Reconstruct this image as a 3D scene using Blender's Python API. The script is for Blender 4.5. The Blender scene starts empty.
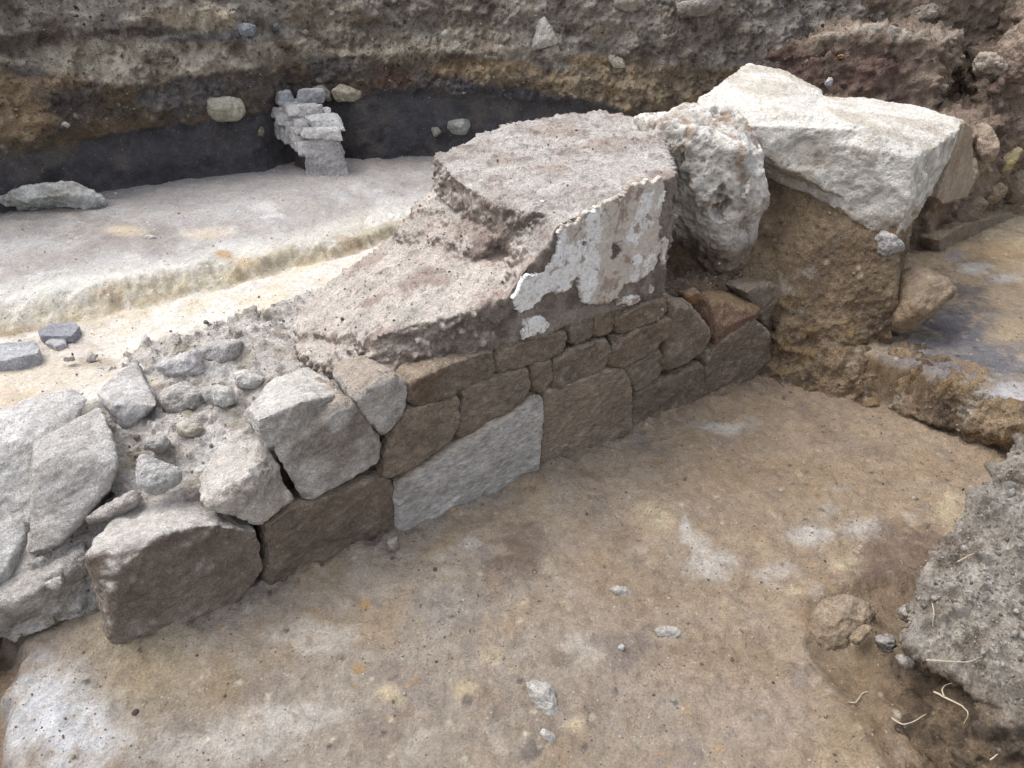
import bpy, bmesh, math, random
import numpy as np
random.seed(7)
RNG = np.random.default_rng(11)
scene = bpy.context.scene
COL = scene.collection
f32 = np.float32

# ------------------------------------------------------------------ camera geometry
PITCH, FOC, CAMH = math.radians(30), 770.0, 1.6
A0 = np.array([-.69, 1.6]); DW = np.array([.818, .575]); NW = np.array([-.575, .818])   # wall line

def ray(x, y):
    u, v = x - 512, y - 384
    return np.array([u, FOC*math.cos(PITCH) - v*math.sin(PITCH), -FOC*math.sin(PITCH) - v*math.cos(PITCH)])
def Pz(x, y, z):
    r = ray(x, y); return np.array([0, 0, CAMH]) + r*((z - CAMH)/r[2])
def Pn(x, y, n=0.0):                       # on the vertical plane parallel to the wall, n metres behind its face
    r = ray(x, y); return np.array([0, 0, CAMH]) + r*((n + A0@NW)/(r[:2]@NW))
def Pl(x, y, a, b):                        # on the vertical plane through ground points a, b
    r = ray(x, y); a = np.array(a); b = np.array(b); nn = np.array([-(b-a)[1], (b-a)[0]])
    return np.array([0, 0, CAMH]) + r*((a@nn)/(r[:2]@nn))
def Pw(x, y, w):                           # at forward depth w
    return np.array([0, 0, CAMH]) + ray(x, y)*(w/FOC)
def depth_of(p):
    return float((p - np.array([0, 0, CAMH]))@np.array([0, math.cos(PITCH), -math.sin(PITCH)]))
def W(s, n, z):
    q = A0 + DW*s + NW*n; return np.array([q[0], q[1], z])
def to_sn(P):
    q = P[..., :2] - A0; return q@DW, q@NW

# ------------------------------------------------------------------ noise
_G = np.array([[1,1,0],[-1,1,0],[1,-1,0],[-1,-1,0],[1,0,1],[-1,0,1],[1,0,-1],[-1,0,-1],
               [0,1,1],[0,-1,1],[0,1,-1],[0,-1,-1],[1,1,0],[-1,1,0],[0,-1,1],[0,-1,-1]], f32)
K1, K2, K3 = 374761393, 668265263, 2147483647 - 98765
def _mixh(h):
    h = (h ^ (h >> np.uint32(13)))*np.uint32(1274126177)
    h ^= h >> np.uint32(15); h *= np.uint32(2246822519)
    return h ^ (h >> np.uint32(16))
def _cells(P, seed):
    fl = np.floor(P); i = fl.astype(np.int32).view(np.uint32).reshape(-1, 3)
    hx, hy, hz = i[:, 0]*np.uint32(K1), i[:, 1]*np.uint32(K2), i[:, 2]*np.uint32(K3) + np.uint32((seed*974711 + 12345) & 0xffffffff)
    return fl, hx, hy, hz
def _k(c, d): return np.uint32((c*d) & 0xffffffff)
_pr = np.random.default_rng(5); PERM = _pr.permutation(256).astype(np.int32); PERM = np.concatenate([PERM, PERM, PERM])
_g = _pr.normal(size=(256, 3)); _g *= 1.35/np.linalg.norm(_g, axis=1)[:, None]; _g = np.concatenate([_g, _g, _g])
GX, GY, GZ = (np.ascontiguousarray(_g[:, k], f32) for k in range(3))
def chunked(fn, P, *a):
    P = np.ascontiguousarray(P, f32); n = len(P); CH = 6000
    if n <= CH: return fn(P, *a)
    return [fn(P[i:i+CH], *a) for i in range(0, n, CH)]
def perlin(P, seed=0):
    r = chunked(_perlin, P, seed); return np.concatenate(r) if isinstance(r, list) else r
def _perlin(P, seed=0):
    T = np.ascontiguousarray(P.T); fl = np.floor(T); f = T - fl; i = fl.astype(np.int32)
    i += np.array([[seed*37], [seed*101], [seed*59]], np.int32); i &= 255
    u = f*f*f*(f*(f*6 - 15) + 10); fx, fy, fz_ = f; gx, gy, gz = fx-1, fy-1, fz_-1
    ux, uy, uz = u; px = (PERM.take(i[0]), PERM.take(i[0]+1)); r = []
    for dx in (0, 1):
        X = gx if dx else fx; rr = []
        for dy in (0, 1):
            Y = gy if dy else fy; h = PERM.take(px[dx] + i[1] + dy); q = []
            for dz in (0, 1):
                k = PERM.take(h + i[2] + dz); q.append(GX.take(k)*X + GY.take(k)*Y + GZ.take(k)*(gz if dz else fz_))
            rr.append(q[0] + uz*(q[1] - q[0]))
        r.append(rr[0] + uy*(rr[1] - rr[0]))
    return r[0] + ux*(r[1] - r[0])
_q, _ = np.linalg.qr(np.random.default_rng(3).normal(size=(3, 3))); ROT = _q.astype(f32)
def fbm(P, scale, octv=4, seed=0, gain=.5, ridge=False):
    P = (np.asarray(P, f32)@ROT)*f32(scale); a, tot, s = 1.0, 0, 0.0
    for o in range(octv):
        v = perlin(P + f32(17.3*o), seed + o)
        if ridge: v = 1 - 2*np.abs(v)*1.4
        tot = tot + a*v; s += a; a *= gain; P = (P@ROT)*f32(2.03)
    return tot/s if ridge else tot/s*1.6
def worley(P, scale, seed=0):
    r = chunked(_worley, np.asarray(P, f32)*f32(scale), seed)
    return tuple(np.concatenate(k) for k in zip(*r)) if isinstance(r, list) else r
def _worley(P, seed=0):
    fl, hx, hy, hz = _cells(P, seed); f = P - fl
    F1 = np.full(len(P), 9., f32); F2 = F1.copy(); idh = np.zeros(len(P), np.uint32); M = np.uint32(1023); q = f32(1/1023)
    for dx in (-1, 0, 1):
        for dy in (-1, 0, 1):
            hxy = hx + _k(K1, dx) + hy + _k(K2, dy)
            for dz in (-1, 0, 1):
                h = _mixh(hxy + hz + _k(K3, dz))
                dd = (dx + (h & M)*q - f[:, 0])**2 + (dy + ((h >> np.uint32(10)) & M)*q - f[:, 1])**2 + (dz + ((h >> np.uint32(20)) & M)*q - f[:, 2])**2
                dd = dd.astype(f32); c = dd < F1
                F2 = np.where(c, F1, np.minimum(F2, dd)); idh = np.where(c, h, idh); F1 = np.where(c, dd, F1)
    rnd = ((idh*np.uint32(2654435761)) >> np.uint32(16)).astype(f32)/65535
    return np.sqrt(F1), np.sqrt(F2), rnd
def sstep(a, b, x):
    t = np.clip((x - a)/(b - a), 0, 1); return t*t*(3 - 2*t)
def C(r, g, b, k=1.0):                     # sRGB 0-255 -> linear albedo
    c = np.array([r, g, b])/255.0
    return (np.where(c <= .04045, c/12.92, ((c+.055)/1.055)**2.4)*k).astype(f32)
def mixc(a, b, m):
    return a + (np.asarray(b, f32) - a)*np.asarray(m, f32)[:, None]

# ------------------------------------------------------------------ materials
def nd(nt, typ, **kw):
    n = nt.nodes.new(typ)
    for k, v in kw.items():
        if k in n.inputs: n.inputs[k].default_value = v
        else: setattr(n, k, v)
    return n
def make_mat(name, rough=.92, spec=.25, var=(9, .22), grain=(220, .35), specks=(140, .10, (.62, .58, .50), (.035, .033, .035)),
             bump=((28, .010), (140, .003), (420, .0012)), stretch=None, pits=None, mid=None, tint=None, spk=.75):
    m = bpy.data.materials.new(name); m.use_nodes = True; nt = m.node_tree; L = nt.links
    bs = nt.nodes['Principled BSDF']; bs.inputs['Roughness'].default_value = rough; bs.inputs['Specular IOR Level'].default_value = spec
    tc = nd(nt, 'ShaderNodeTexCoord'); vec = tc.outputs['Object']
    svec = vec
    if stretch:
        mp = nd(nt, 'ShaderNodeMapping'); mp.inputs['Rotation'].default_value = stretch[0]; mp.inputs['Scale'].default_value = stretch[1]
        L.new(vec, mp.inputs['Vector']); svec = mp.outputs['Vector']
    at = nd(nt, 'ShaderNodeAttribute', attribute_name='Col'); col = at.outputs['Color']
    def noise(scale, detail=6, rgh=.62, v=None):
        n = nd(nt, 'ShaderNodeTexNoise', Scale=scale, Detail=detail, Roughness=rgh); L.new(v or svec, n.inputs['Vector']); return n
    def mult(col, fac_socket, lo, hi):
        mr = nd(nt, 'ShaderNodeMapRange'); mr.inputs['From Min'].default_value = .28; mr.inputs['From Max'].default_value = .72
        mr.inputs['To Min'].default_value = lo; mr.inputs['To Max'].default_value = hi; L.new(fac_socket, mr.inputs['Value'])
        vm = nd(nt, 'ShaderNodeVectorMath', operation='SCALE'); L.new(col, vm.inputs[0]); L.new(mr.outputs[0], vm.inputs['Scale']); return vm.outputs[0]
    nv = noise(var[0], 7); col = mult(col, nv.outputs['Fac'], 1-var[1], 1+var[1])
    if tint:
        for sc, cc, amt in tint:
            nt_ = noise(sc, 8, .72); mr = nd(nt, 'ShaderNodeMapRange'); mr.inputs['From Min'].default_value = .52; mr.inputs['From Max'].default_value = .68; mr.inputs['To Max'].default_value = amt
            L.new(nt_.outputs['Fac'], mr.inputs['Value']); mx = nd(nt, 'ShaderNodeMix', data_type='RGBA'); L.new(mr.outputs[0], mx.inputs[0]); L.new(col, mx.inputs[6]); mx.inputs[7].default_value = (*cc, 1); col = mx.outputs[2]
            nt_.inputs['Distortion'].default_value = .4
    if mid: col = mult(col, noise(mid[0], 8, .75).outputs['Fac'], 1-mid[1], 1+mid[1])
    ng = noise(grain[0], 5, .7); col = mult(col, ng.outputs['Fac'], 1-grain[1], 1+grain[1])
    if specks:
        vo = nd(nt, 'ShaderNodeTexVoronoi', Scale=specks[0]); L.new(vec, vo.inputs['Vector'])
        sep = nd(nt, 'ShaderNodeSeparateColor'); L.new(vo.outputs['Color'], sep.inputs[0])
        for ch, thr, c in (('Red', 1-specks[1], specks[2]), ('Green', 1-specks[1]*.8, specks[3])):
            g1 = nd(nt, 'ShaderNodeMath', operation='GREATER_THAN'); L.new(sep.outputs[ch], g1.inputs[0]); g1.inputs[1].default_value = thr
            sz = nd(nt, 'ShaderNodeMath', operation='MULTIPLY'); L.new(sep.outputs['Blue'], sz.inputs[0]); sz.inputs[1].default_value = .42
            g2 = nd(nt, 'ShaderNodeMath', operation='LESS_THAN'); L.new(vo.outputs['Distance'], g2.inputs[0]); L.new(sz.outputs[0], g2.inputs[1])
            mu = nd(nt, 'ShaderNodeMath', operation='MULTIPLY'); L.new(g1.outputs[0], mu.inputs[0]); L.new(g2.outputs[0], mu.inputs[1])
            m7 = nd(nt, 'ShaderNodeMath', operation='MULTIPLY'); L.new(mu.outputs[0], m7.inputs[0]); m7.inputs[1].default_value = spk
            mx = nd(nt, 'ShaderNodeMix', data_type='RGBA'); L.new(m7.outputs[0], mx.inputs[0]); L.new(col, mx.inputs[6]); mx.inputs[7].default_value = (*c, 1); col = mx.outputs[2]
    L.new(col, bs.inputs['Base Color'])
    nrm = None
    def addb(sock, dist):
        nonlocal nrm
        b = nd(nt, 'ShaderNodeBump', Strength=1.0, Distance=dist); L.new(sock, b.inputs['Height'])
        if nrm: L.new(nrm, b.inputs['Normal'])
        nrm = b.outputs['Normal']
    for sc, di in bump: addb(noise(sc, 6, .65).outputs['Fac'], di)
    if pits:
        vp = nd(nt, 'ShaderNodeTexVoronoi', Scale=pits[0]); L.new(vec, vp.inputs['Vector'])
        mr = nd(nt, 'ShaderNodeMapRange'); mr.inputs['From Max'].default_value = .35; L.new(vp.outputs['Distance'], mr.inputs['Value']); addb(mr.outputs[0], pits[1])
    L.new(nrm, bs.inputs['Normal'])
    return m
M_FLOOR = make_mat('trodden_soil', var=(7, .12), mid=(28, .18), grain=(150, .30), specks=(120, .05, (.50, .45, .37), (.05, .045, .045)), bump=((20, .016), (70, .012), (200, .006), (500, .002)),
                   tint=((11, (.36, .31, .25), .35), (17, (.25, .165, .105), .35), (23, (.14, .115, .10), .35)))
M_PALE = make_mat('pale_silt', var=(7, .10), mid=(30, .14), grain=(120, .20), specks=(90, .04, (.7, .68, .64), (.12, .10, .09)), bump=((16, .014), (60, .008), (200, .004)),
                  tint=((9, (.45, .38, .28), .35), (14, (.40, .38, .37), .35)))
M_EARTH = make_mat('crumbly_earth', var=(10, .20), mid=(30, .22), grain=(130, .36), specks=(95, .08, (.34, .30, .25), (.03, .027, .025)), bump=((24, .018), (70, .012), (200, .007), (520, .003)), pits=(60, .002), spk=.5)
M_ROCK = make_mat('weathered_stone', var=(14, .16), mid=(48, .22), grain=(170, .38), specks=(230, .06, (.50, .47, .42), (.06, .05, .05)), bump=((22, .020), (75, .012), (200, .006), (520, .002)), spk=.6,
                  tint=((20, (.22, .19, .16), .25),))
M_SCHIST = make_mat('banded_stone', var=(9, .14), mid=(30, .22), grain=(80, .36), specks=None, bump=((14, .014), (45, .011), (130, .006), (400, .002)),
                    stretch=((0, math.radians(-14), math.radians(-35)), (.35, 1.0, 1.9)))
M_LIME = make_mat('pale_limestone', var=(10, .10), mid=(30, .14), grain=(110, .18), specks=(60, .04, (.8, .79, .76), (.24, .22, .20)), bump=((16, .016), (50, .010), (150, .006), (420, .002)), pits=(45, .004),
                  tint=((12, (.44, .36, .27), .35), (19, (.36, .35, .34), .3)))
M_PLASTER = make_mat('lime_plaster', var=(16, .08), mid=(60, .14), grain=(160, .14), specks=(150, .03, (.8, .78, .74), (.25, .18, .13)), bump=((30, .008), (90, .005), (240, .002)), tint=((38, (.38, .29, .22), .5), (75, (.32, .25, .20), .4)))
M_ROOT = make_mat('dry_root', var=(30, .15), grain=(200, .2), specks=None, bump=((200, .001),))

# ------------------------------------------------------------------ object helpers
def tag(o, label=None, cat=None, group=None, kind=None):
    if label: o['label'] = label
    if cat: o['category'] = cat
    if group: o['group'] = group
    if kind: o['kind'] = kind
    elif cat: o['kind'] = 'thing'
    return o
def link_mesh(name, V, faces, cols, mat, parent=None, base=None, smooth=True):
    V = np.asarray(V, np.float64)
    if base is None:
        base = np.array([V[:, 0].mean(), V[:, 1].mean(), V[:, 2].min()])
    base = np.asarray(base, float)
    me = bpy.data.meshes.new(name)
    faces = np.asarray(faces, np.int32); k = faces.shape[1]
    me.vertices.add(len(V)); me.vertices.foreach_set('co', (V - base).astype(f32).ravel())
    me.loops.add(faces.size); me.loops.foreach_set('vertex_index', faces.ravel())
    me.polygons.add(len(faces)); me.polygons.foreach_set('loop_start', np.arange(0, faces.size, k, dtype=np.int32))
    me.update(calc_edges=True)
    if smooth: me.polygons.foreach_set('use_smooth', np.ones(len(faces), bool))
    ca = me.attributes.new('Col', 'FLOAT_COLOR', 'POINT')
    lum = np.asarray(cols)@np.array([.3, .55, .15]); cols = lum[:, None] + (cols - lum[:, None])*SAT; cc = np.ones((len(V), 4), f32); cc[:, :3] = np.clip(cols, .008, .82); ca.data.foreach_set('color', cc.ravel())
    me.materials.append(mat)
    o = bpy.data.objects.new(name, me); COL.objects.link(o)
    if parent is not None:
        o.parent = parent; o.location = base - np.array(parent.location)
    else: o.location = base
    return o
def empty(name, loc):
    o = bpy.data.objects.new(name, None); COL.objects.link(o); o.location = loc; o.empty_display_size = .1; return o

def remeshed(pieces, voxel, smooth=2):
    bm = bmesh.new()
    for pts in pieces:
        t = bmesh.new()
        for p in pts: t.verts.new(p)
        r = bmesh.ops.convex_hull(t, input=t.verts)
        junk = [v for v in t.verts if not v.link_faces]
        bmesh.ops.delete(t, geom=junk, context='VERTS')
        bmesh.ops.recalc_face_normals(t, faces=t.faces)
        mm = bpy.data.meshes.new('tmp'); t.to_mesh(mm); t.free(); bm.from_mesh(mm); bpy.data.meshes.remove(mm)
    me = bpy.data.meshes.new('tmp'); bm.to_mesh(me); bm.free()
    o = bpy.data.objects.new('tmp', me); COL.objects.link(o)
    md = o.modifiers.new('r', 'REMESH'); md.mode = 'VOXEL'; md.voxel_size = voxel; md.adaptivity = 0
    dg = bpy.context.evaluated_depsgraph_get(); ev = o.evaluated_get(dg); m2 = ev.to_mesh()
    n = len(m2.vertices); V = np.empty(n*3, f32); m2.vertices.foreach_get('co', V); V = V.reshape(-1, 3).astype(np.float64)
    e = np.empty(len(m2.edges)*2, np.int32); m2.edges.foreach_get('vertices', e); e = e.reshape(-1, 2)
    nl = len(m2.loops); lv = np.empty(nl, np.int32); m2.loops.foreach_get('vertex_index', lv); F = lv.reshape(-1, 4)
    ev.to_mesh_clear(); bpy.data.objects.remove(o); bpy.data.meshes.remove(me)
    deg = np.bincount(e.ravel(), minlength=n).clip(1)
    for _ in range(smooth):
        S = np.zeros_like(V)
        for k in range(3):
            S[:, k] = np.bincount(e[:, 0], V[e[:, 1], k], n) + np.bincount(e[:, 1], V[e[:, 0], k], n)
        V = V*.4 + .6*S/deg[:, None]
    return V, F
def normals(V, F):
    n = np.cross(V[F[:, 2]] - V[F[:, 0]], V[F[:, 3 % F.shape[1]]] - V[F[:, 1]]) if F.shape[1] == 4 else np.cross(V[F[:, 1]]-V[F[:, 0]], V[F[:, 2]]-V[F[:, 0]])
    N = np.zeros_like(V)
    for j in range(F.shape[1]):
        for k in range(3): N[:, k] += np.bincount(F[:, j], n[:, k], len(V))
    return N/np.maximum(np.linalg.norm(N, axis=1), 1e-12)[:, None]
KEEP = {}
SAT = .80
def organic(name, pieces, voxel, disp, col, mat, parent=None, smooth=2, keep=None):
    V, F = remeshed(pieces, voxel, smooth); N = normals(V, F)
    V = V + N*np.asarray(disp(V, N))[:, None]
    N = normals(V, F); c = col(V, N)
    if keep: KEEP[keep] = (V, N)
    return link_mesh(name, V, F, c, mat, parent)

# rock surfaces
_b0 = np.array([.77, .54, .33]); _b0 /= np.linalg.norm(_b0); _b1 = np.cross([0, 0, 1.], _b0); _b1 /= np.linalg.norm(_b1); BED = np.stack([_b0, _b1, np.cross(_b0, _b1)], 1)
def rock_disp(amp, scale, seed, chips=.5):
    def f(P, N):
        d = amp*fbm(P, scale, 4, seed) + amp*.4*fbm(P, scale*4, 4, seed+9)
        Q = P@BED
        d = d + .0022*fbm(Q*np.array([.35, 1, 1.6]), 46, 4, seed+40, gain=.65) + .0012*fbm(P, 110, 2, seed+41)
        if chips:
            F1, F2, r = worley(P + amp*3*np.stack([perlin(P*scale, seed+k) for k in (50, 51, 52)], 1), scale*1.5, seed+3)
            d = d + amp*chips*(r - .5)*sstep(0, .25, F2 - F1)
            F1, F2, r = worley(P, scale*4, seed+4); d = d - amp*chips*.5*sstep(.55, .1, F1)*(r > .5)
        return d
    return f
def rock_col(base, alt=None, dust=None, seed=0, dust_amt=.6, sc=8):
    base = np.asarray(base, f32); alt = base*.72 if alt is None else np.asarray(alt, f32)
    def f(P, N):
        m = sstep(-.25, .45, fbm(P, sc, 4, seed+20))
        c = mixc(np.repeat(base[None], len(P), 0), alt, m*.75)
        if dust is not None:               # upward faces paler: dried silt, plus some light from above put into the colour
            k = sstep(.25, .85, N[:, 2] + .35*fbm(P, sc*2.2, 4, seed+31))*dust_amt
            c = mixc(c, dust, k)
        return c*(1 + .20*fbm(P, 40, 3, seed+5) + .22*fbm((P@BED)*np.array([.4, 1, 1.5]), 60, 4, seed+6, gain=.7))[:, None]
    return f
DUST_LIT = C(206, 199, 192); DUST_LIT_B = C(170, 150, 128)

def inset(pts, dist):
    c = np.mean(pts, 0); out = []
    for p in pts:
        v = c - p; l = np.linalg.norm(v); out.append(p + v*min(.55, dist/max(l, 1e-6)))
    return out
SEEDN = [100]
def nseed():
    SEEDN[0] += 7; return SEEDN[0]

# ================================================================== SETTING
# ---- trench floor -----------------------------------------------------------
def grid(s0, s1, n0, n1, step):
    ns = int((s1-s0)/step)+1; nn = int((n1-n0)/step)+1
    S, Nn = np.meshgrid(np.linspace(s0, s1, ns), np.linspace(n0, n1, nn)); S = S.ravel(); Nn = Nn.ravel()
    XY = A0 + S[:, None]*DW + Nn[:, None]*NW
    idx = np.arange(ns*nn).reshape(nn, ns)
    F = np.stack([idx[:-1, :-1], idx[:-1, 1:], idx[1:, 1:], idx[1:, :-1]], -1).reshape(-1, 4)
    return S, Nn, XY, F
def blob(XY, x, y, rx, ry, z, wob, soft=.55):
    c = Pz(x, y, z)[:2]; a = Pz(x+rx, y, z)[:2]-c; b = Pz(x, y-ry, z)[:2]-c
    Mi = np.linalg.inv(np.stack([a, b], 1)); q = (XY - c)@Mi.T
    r = np.sqrt((q**2).sum(1)) + wob
    return sstep(1+soft, 1-soft, r)*np.clip(1.0 + .55*wob, .35, 1.1).clip(0, 1)
def poly_dist(XY, pts):
    best = np.full(len(XY), 1e9); sgn = np.ones(len(XY))
    for a, b in zip(pts[:-1], pts[1:]):
        a = np.asarray(a[:2]); b = np.asarray(b[:2]); ab = b-a; t = np.clip(((XY-a)@ab)/(ab@ab), 0, 1)
        q = XY - a - t[:, None]*ab; dd = np.linalg.norm(q, axis=1); cr = ab[0]*(XY[:, 1]-a[1]) - ab[1]*(XY[:, 0]-a[0])
        c = dd < best; best = np.where(c, dd, best); sgn = np.where(c, np.sign(cr), sgn)
    return best*sgn                        # positive to the left of the line's direction
STEP_N = np.array([.643, .766]); STEP_T = np.array([.766, -.643]); STEP0 = np.array([1.09, 2.84])
GROOVE = [Pz(*q, 0) for q in ((1100, 430), (1000, 500), (925, 570), (850, 582), (797, 606), (812, 655), (843, 706), (885, 770), (930, 840))]
LEFTEDGE = [Pz(*q, 0) for q in ((-20, 560), (12, 620), (22, 650), (10, 690), (8, 730), (2, 800))]
def floor_height(XY, detail=True):
    P = np.concatenate([XY, np.zeros((len(XY), 1))], 1)
    w1 = fbm(P, 3.2, 4, 1); w2 = fbm(P, 14, 4, 2)
    h = .020*w1 + .008*w2 + .007*fbm(P, 7, 3, 25)
    q = (XY - STEP0)@STEP_N; t = (XY - STEP0)@STEP_T
    wd = np.clip(.24 - .24*t/.9, .035, .26); q = q - .03
    qq = q + .035*fbm(P, 7, 4, 5) + .02*fbm(P, 24, 3, 6)
    up = sstep(0, 1, qq/wd)
    h = h + .18*up
    face = up*(1-up)*4
    h = h + face*(.035*fbm(P, 16, 4, 7) + .015*fbm(P, 45, 3, 8))
    s, n = to_sn(XY)
    h = h + .035*np.exp(-((s-.93)**2/.012 + (n+.10)**2/.012))          # loose soil heaped at the foot of the pale slab
    h = h + .018*sstep(-.10, .0, n)*sstep(2.4, 2.0, s)*sstep(-.6, -.3, s)*(1+w2)
    g = poly_dist(XY, GROOVE) + .02*w2
    h = h - .026*sstep(-.02, .07, g + .03*fbm(P, 9, 3, 24))*sstep(.5, .25, g) + .007*np.exp(-(g+.015)**2/.0008)
    for (cx, cy), rr, hh in (((858, 632), .13, .045), ((905, 655), .12, .05), ((890, 720), .14, .03)):
        cc = Pz(cx, cy, 0)[:2]; h = h + hh*np.exp(-((XY-cc)**2).sum(1)/(rr*.6)**2)*(1 + .5*w2)
    le = poly_dist(XY, LEFTEDGE) + .03*fbm(P, 12, 3, 9)
    h = h - .10*sstep(.02, -.05, le)
    if detail:
        F1, F2, r = worley(P, 38, 4)
        h = h + .004*sstep(.45, .1, F1)*(r > .8) + .004*fbm(P, 45, 4, 3) + .006*np.maximum(0, fbm(P, 22, 4, 10)-.1)
    return h, up, g, le
def build_floor():
    S, N, XY, F = grid(-1.7, 5.7, -2.0, .9, .007)
    h, up, g, le = floor_height(XY)
    P = np.concatenate([XY, h[:, None]], 1); P0 = np.concatenate([XY, np.zeros((len(XY), 1))], 1)
    m1 = fbm(P0, 2.2, 4, 11); m2 = fbm(P0, 9, 5, 12); m3 = fbm(P0, 30, 4, 13); m4 = fbm(P0, 5, 5, 14)
    wob = .75*m2 + .5*m3 + .35*fbm(P0, 55, 3, 19)
    side = sstep(-.3, .9, XY[:, 0] + .3*m1)
    c = mixc(np.repeat(C(154, 141, 126)[None], len(XY), 0), C(160, 138, 112), side)
    c = mixc(c, C(142, 121, 100), .8*sstep(.1, .6, m4)); c = mixc(c, C(160, 136, 102), .6*sstep(.15, .6, fbm(P0, 4, 5, 15)))
    c = mixc(c, C(134, 122, 116), .6*sstep(.2, .6, fbm(P0, 6, 5, 16)))
    c = mixc(c, C(176, 166, 152), .65*sstep(.32, .6, fbm(P0, 7, 5, 17))); c = mixc(c, C(166, 136, 92), .7*sstep(.42, .6, fbm(P0, 16, 4, 18)))
    pale, cream, och = C(196, 190, 182), C(190, 172, 136), C(172, 138, 84)
    for x, y, rx, ry, cc, k in (
        (712, 566, 26, 13, pale, .75), (698, 548, 10, 12, pale, .6), (778, 570, 18, 8, pale, .6), (812, 535, 20, 8, pale, .8), (862, 528, 18, 10, pale, .7), (849, 562, 15, 8, cream, 1),
        (793, 590, 7, 5, cream, 1), (722, 427, 26, 6, pale, .75), (656, 514, 22, 15, cream, .7), (950, 508, 17, 15, cream, .8), (685, 532, 5, 13, pale, .8),
        (905, 552, 50, 24, C(98, 76, 66), .75), (880, 585, 40, 14, C(104, 82, 70), .5), (310, 633, 40, 15, pale, .6), (390, 693, 13, 9, cream, 1), (364, 604, 8, 6, och, 1),
        (290, 715, 44, 13, pale, .7), (225, 746, 60, 20, pale, .6), (58, 716, 56, 46, C(204, 205, 209), .95), (155, 680, 70, 32, C(150, 132, 98), .7),
        (130, 640, 60, 16, C(160, 146, 116), .5), (357, 667, 7, 6, och, 1), (465, 690, 10, 10, cream, .9), (467, 700, 5, 5, C(70, 66, 68), .9), (492, 655, 11, 6, cream, .9),
        (532, 753, 10, 8, C(80, 78, 80), .9), (640, 640, 24, 18, C(118, 106, 102), .6), (720, 655, 60, 20, C(140, 118, 92), .5), (445, 610, 40, 22, C(146, 140, 134), .6),
        (470, 545, 10, 5, pale, .8), (455, 560, 26, 12, C(160, 152, 142), .6), (620, 700, 50, 30, C(146, 132, 120), .5), (770, 720, 60, 28, C(166, 150, 138), .5),
        (575, 725, 9, 7, cream, .8), (565, 602, 7, 4, cream, .9), (520, 720, 30, 30, C(136, 122, 108), .5), (520, 545, 22, 26, C(106, 84, 70), .7), (505, 565, 24, 8, C(112, 92, 78), .6),
        (860, 690, 40, 40, C(120, 98, 66), .6), (840, 740, 50, 25, C(150, 128, 92), .4), (560, 660, 26, 8, C(110, 90, 76), .5), (660, 585, 50, 20, C(142, 120, 92), .5),
        (800, 480, 90, 18, C(160, 134, 100), .5), (930, 465, 50, 14, C(152, 124, 92), .5), (600, 560, 40, 18, C(150, 128, 100), .5)):
        c = mixc(c, cc, k*blob(XY, x, y, rx, ry, 0, wob))
    c = mixc(c, C(126, 104, 76), sstep(-.02, .04, g)*sstep(.6, .3, g)*.7)
    c = mixc(c, C(132, 108, 84), sstep(.0, -.06, le))
    # the higher floor on the far side of the step
    u = sstep(.75, .98, up)
    hi = mixc(np.repeat(C(168, 146, 116)[None], len(XY), 0), C(140, 118, 92), sstep(-.1, .5, m4)); hi = mixc(hi, C(186, 170, 140), sstep(.2, .6, m1)*.6)
    for x, y, rx, ry, cc, k in ((968, 350, 78, 38, C(122, 120, 124), .95), (950, 325, 24, 18, C(92, 92, 104), .8), (985, 362, 34, 12, C(104, 104, 114), .8), (968, 292, 18, 7, C(88, 88, 98), .7),
        (1015, 395, 30, 10, C(188, 186, 190), .9), (1010, 330, 20, 12, C(184, 160, 120), .8), (975, 268, 16, 5, C(196, 194, 190), .8), (1005, 278, 14, 5, C(196, 194, 190), .7), (955, 256, 10, 5, C(140, 140, 146), .6),
        (1000, 250, 30, 10, C(176, 148, 104), .6), (905, 333, 40, 8, C(124, 112, 96), .7)):
        hi = mixc(hi, cc, k*blob(XY, x, y, rx, ry, .18, wob))
    c = mixc(c, hi, u)
    fc = mixc(np.repeat(C(116, 94, 66)[None], len(XY), 0), C(150, 124, 80), sstep(0, .5, fbm(P, 8, 4, 21))); fc = mixc(fc, C(90, 70, 54), sstep(.1, .5, fbm(P, 11, 4, 22)))
    c = mixc(c, fc, sstep(.06, .25, up)*(1-u))
    F1, F2, r = worley(P0, 34, 44)
    k = (r > .93)*sstep(.36, .22, F1 + .22*m3 + .12*m2); c = mixc(c, np.where((r > .965)[:, None], C(198, 186, 160), C(74, 68, 66)), k*.75)
    c = c*(1 + .16*m3)[:, None]
    tag(link_mesh('trench_floor', P, F, c, M_FLOOR, base=(0, 0, 0)), 'trodden brown and ochre trench floor with pale patches in front of the wall', 'ground', kind='structure')
build_floor()

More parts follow.
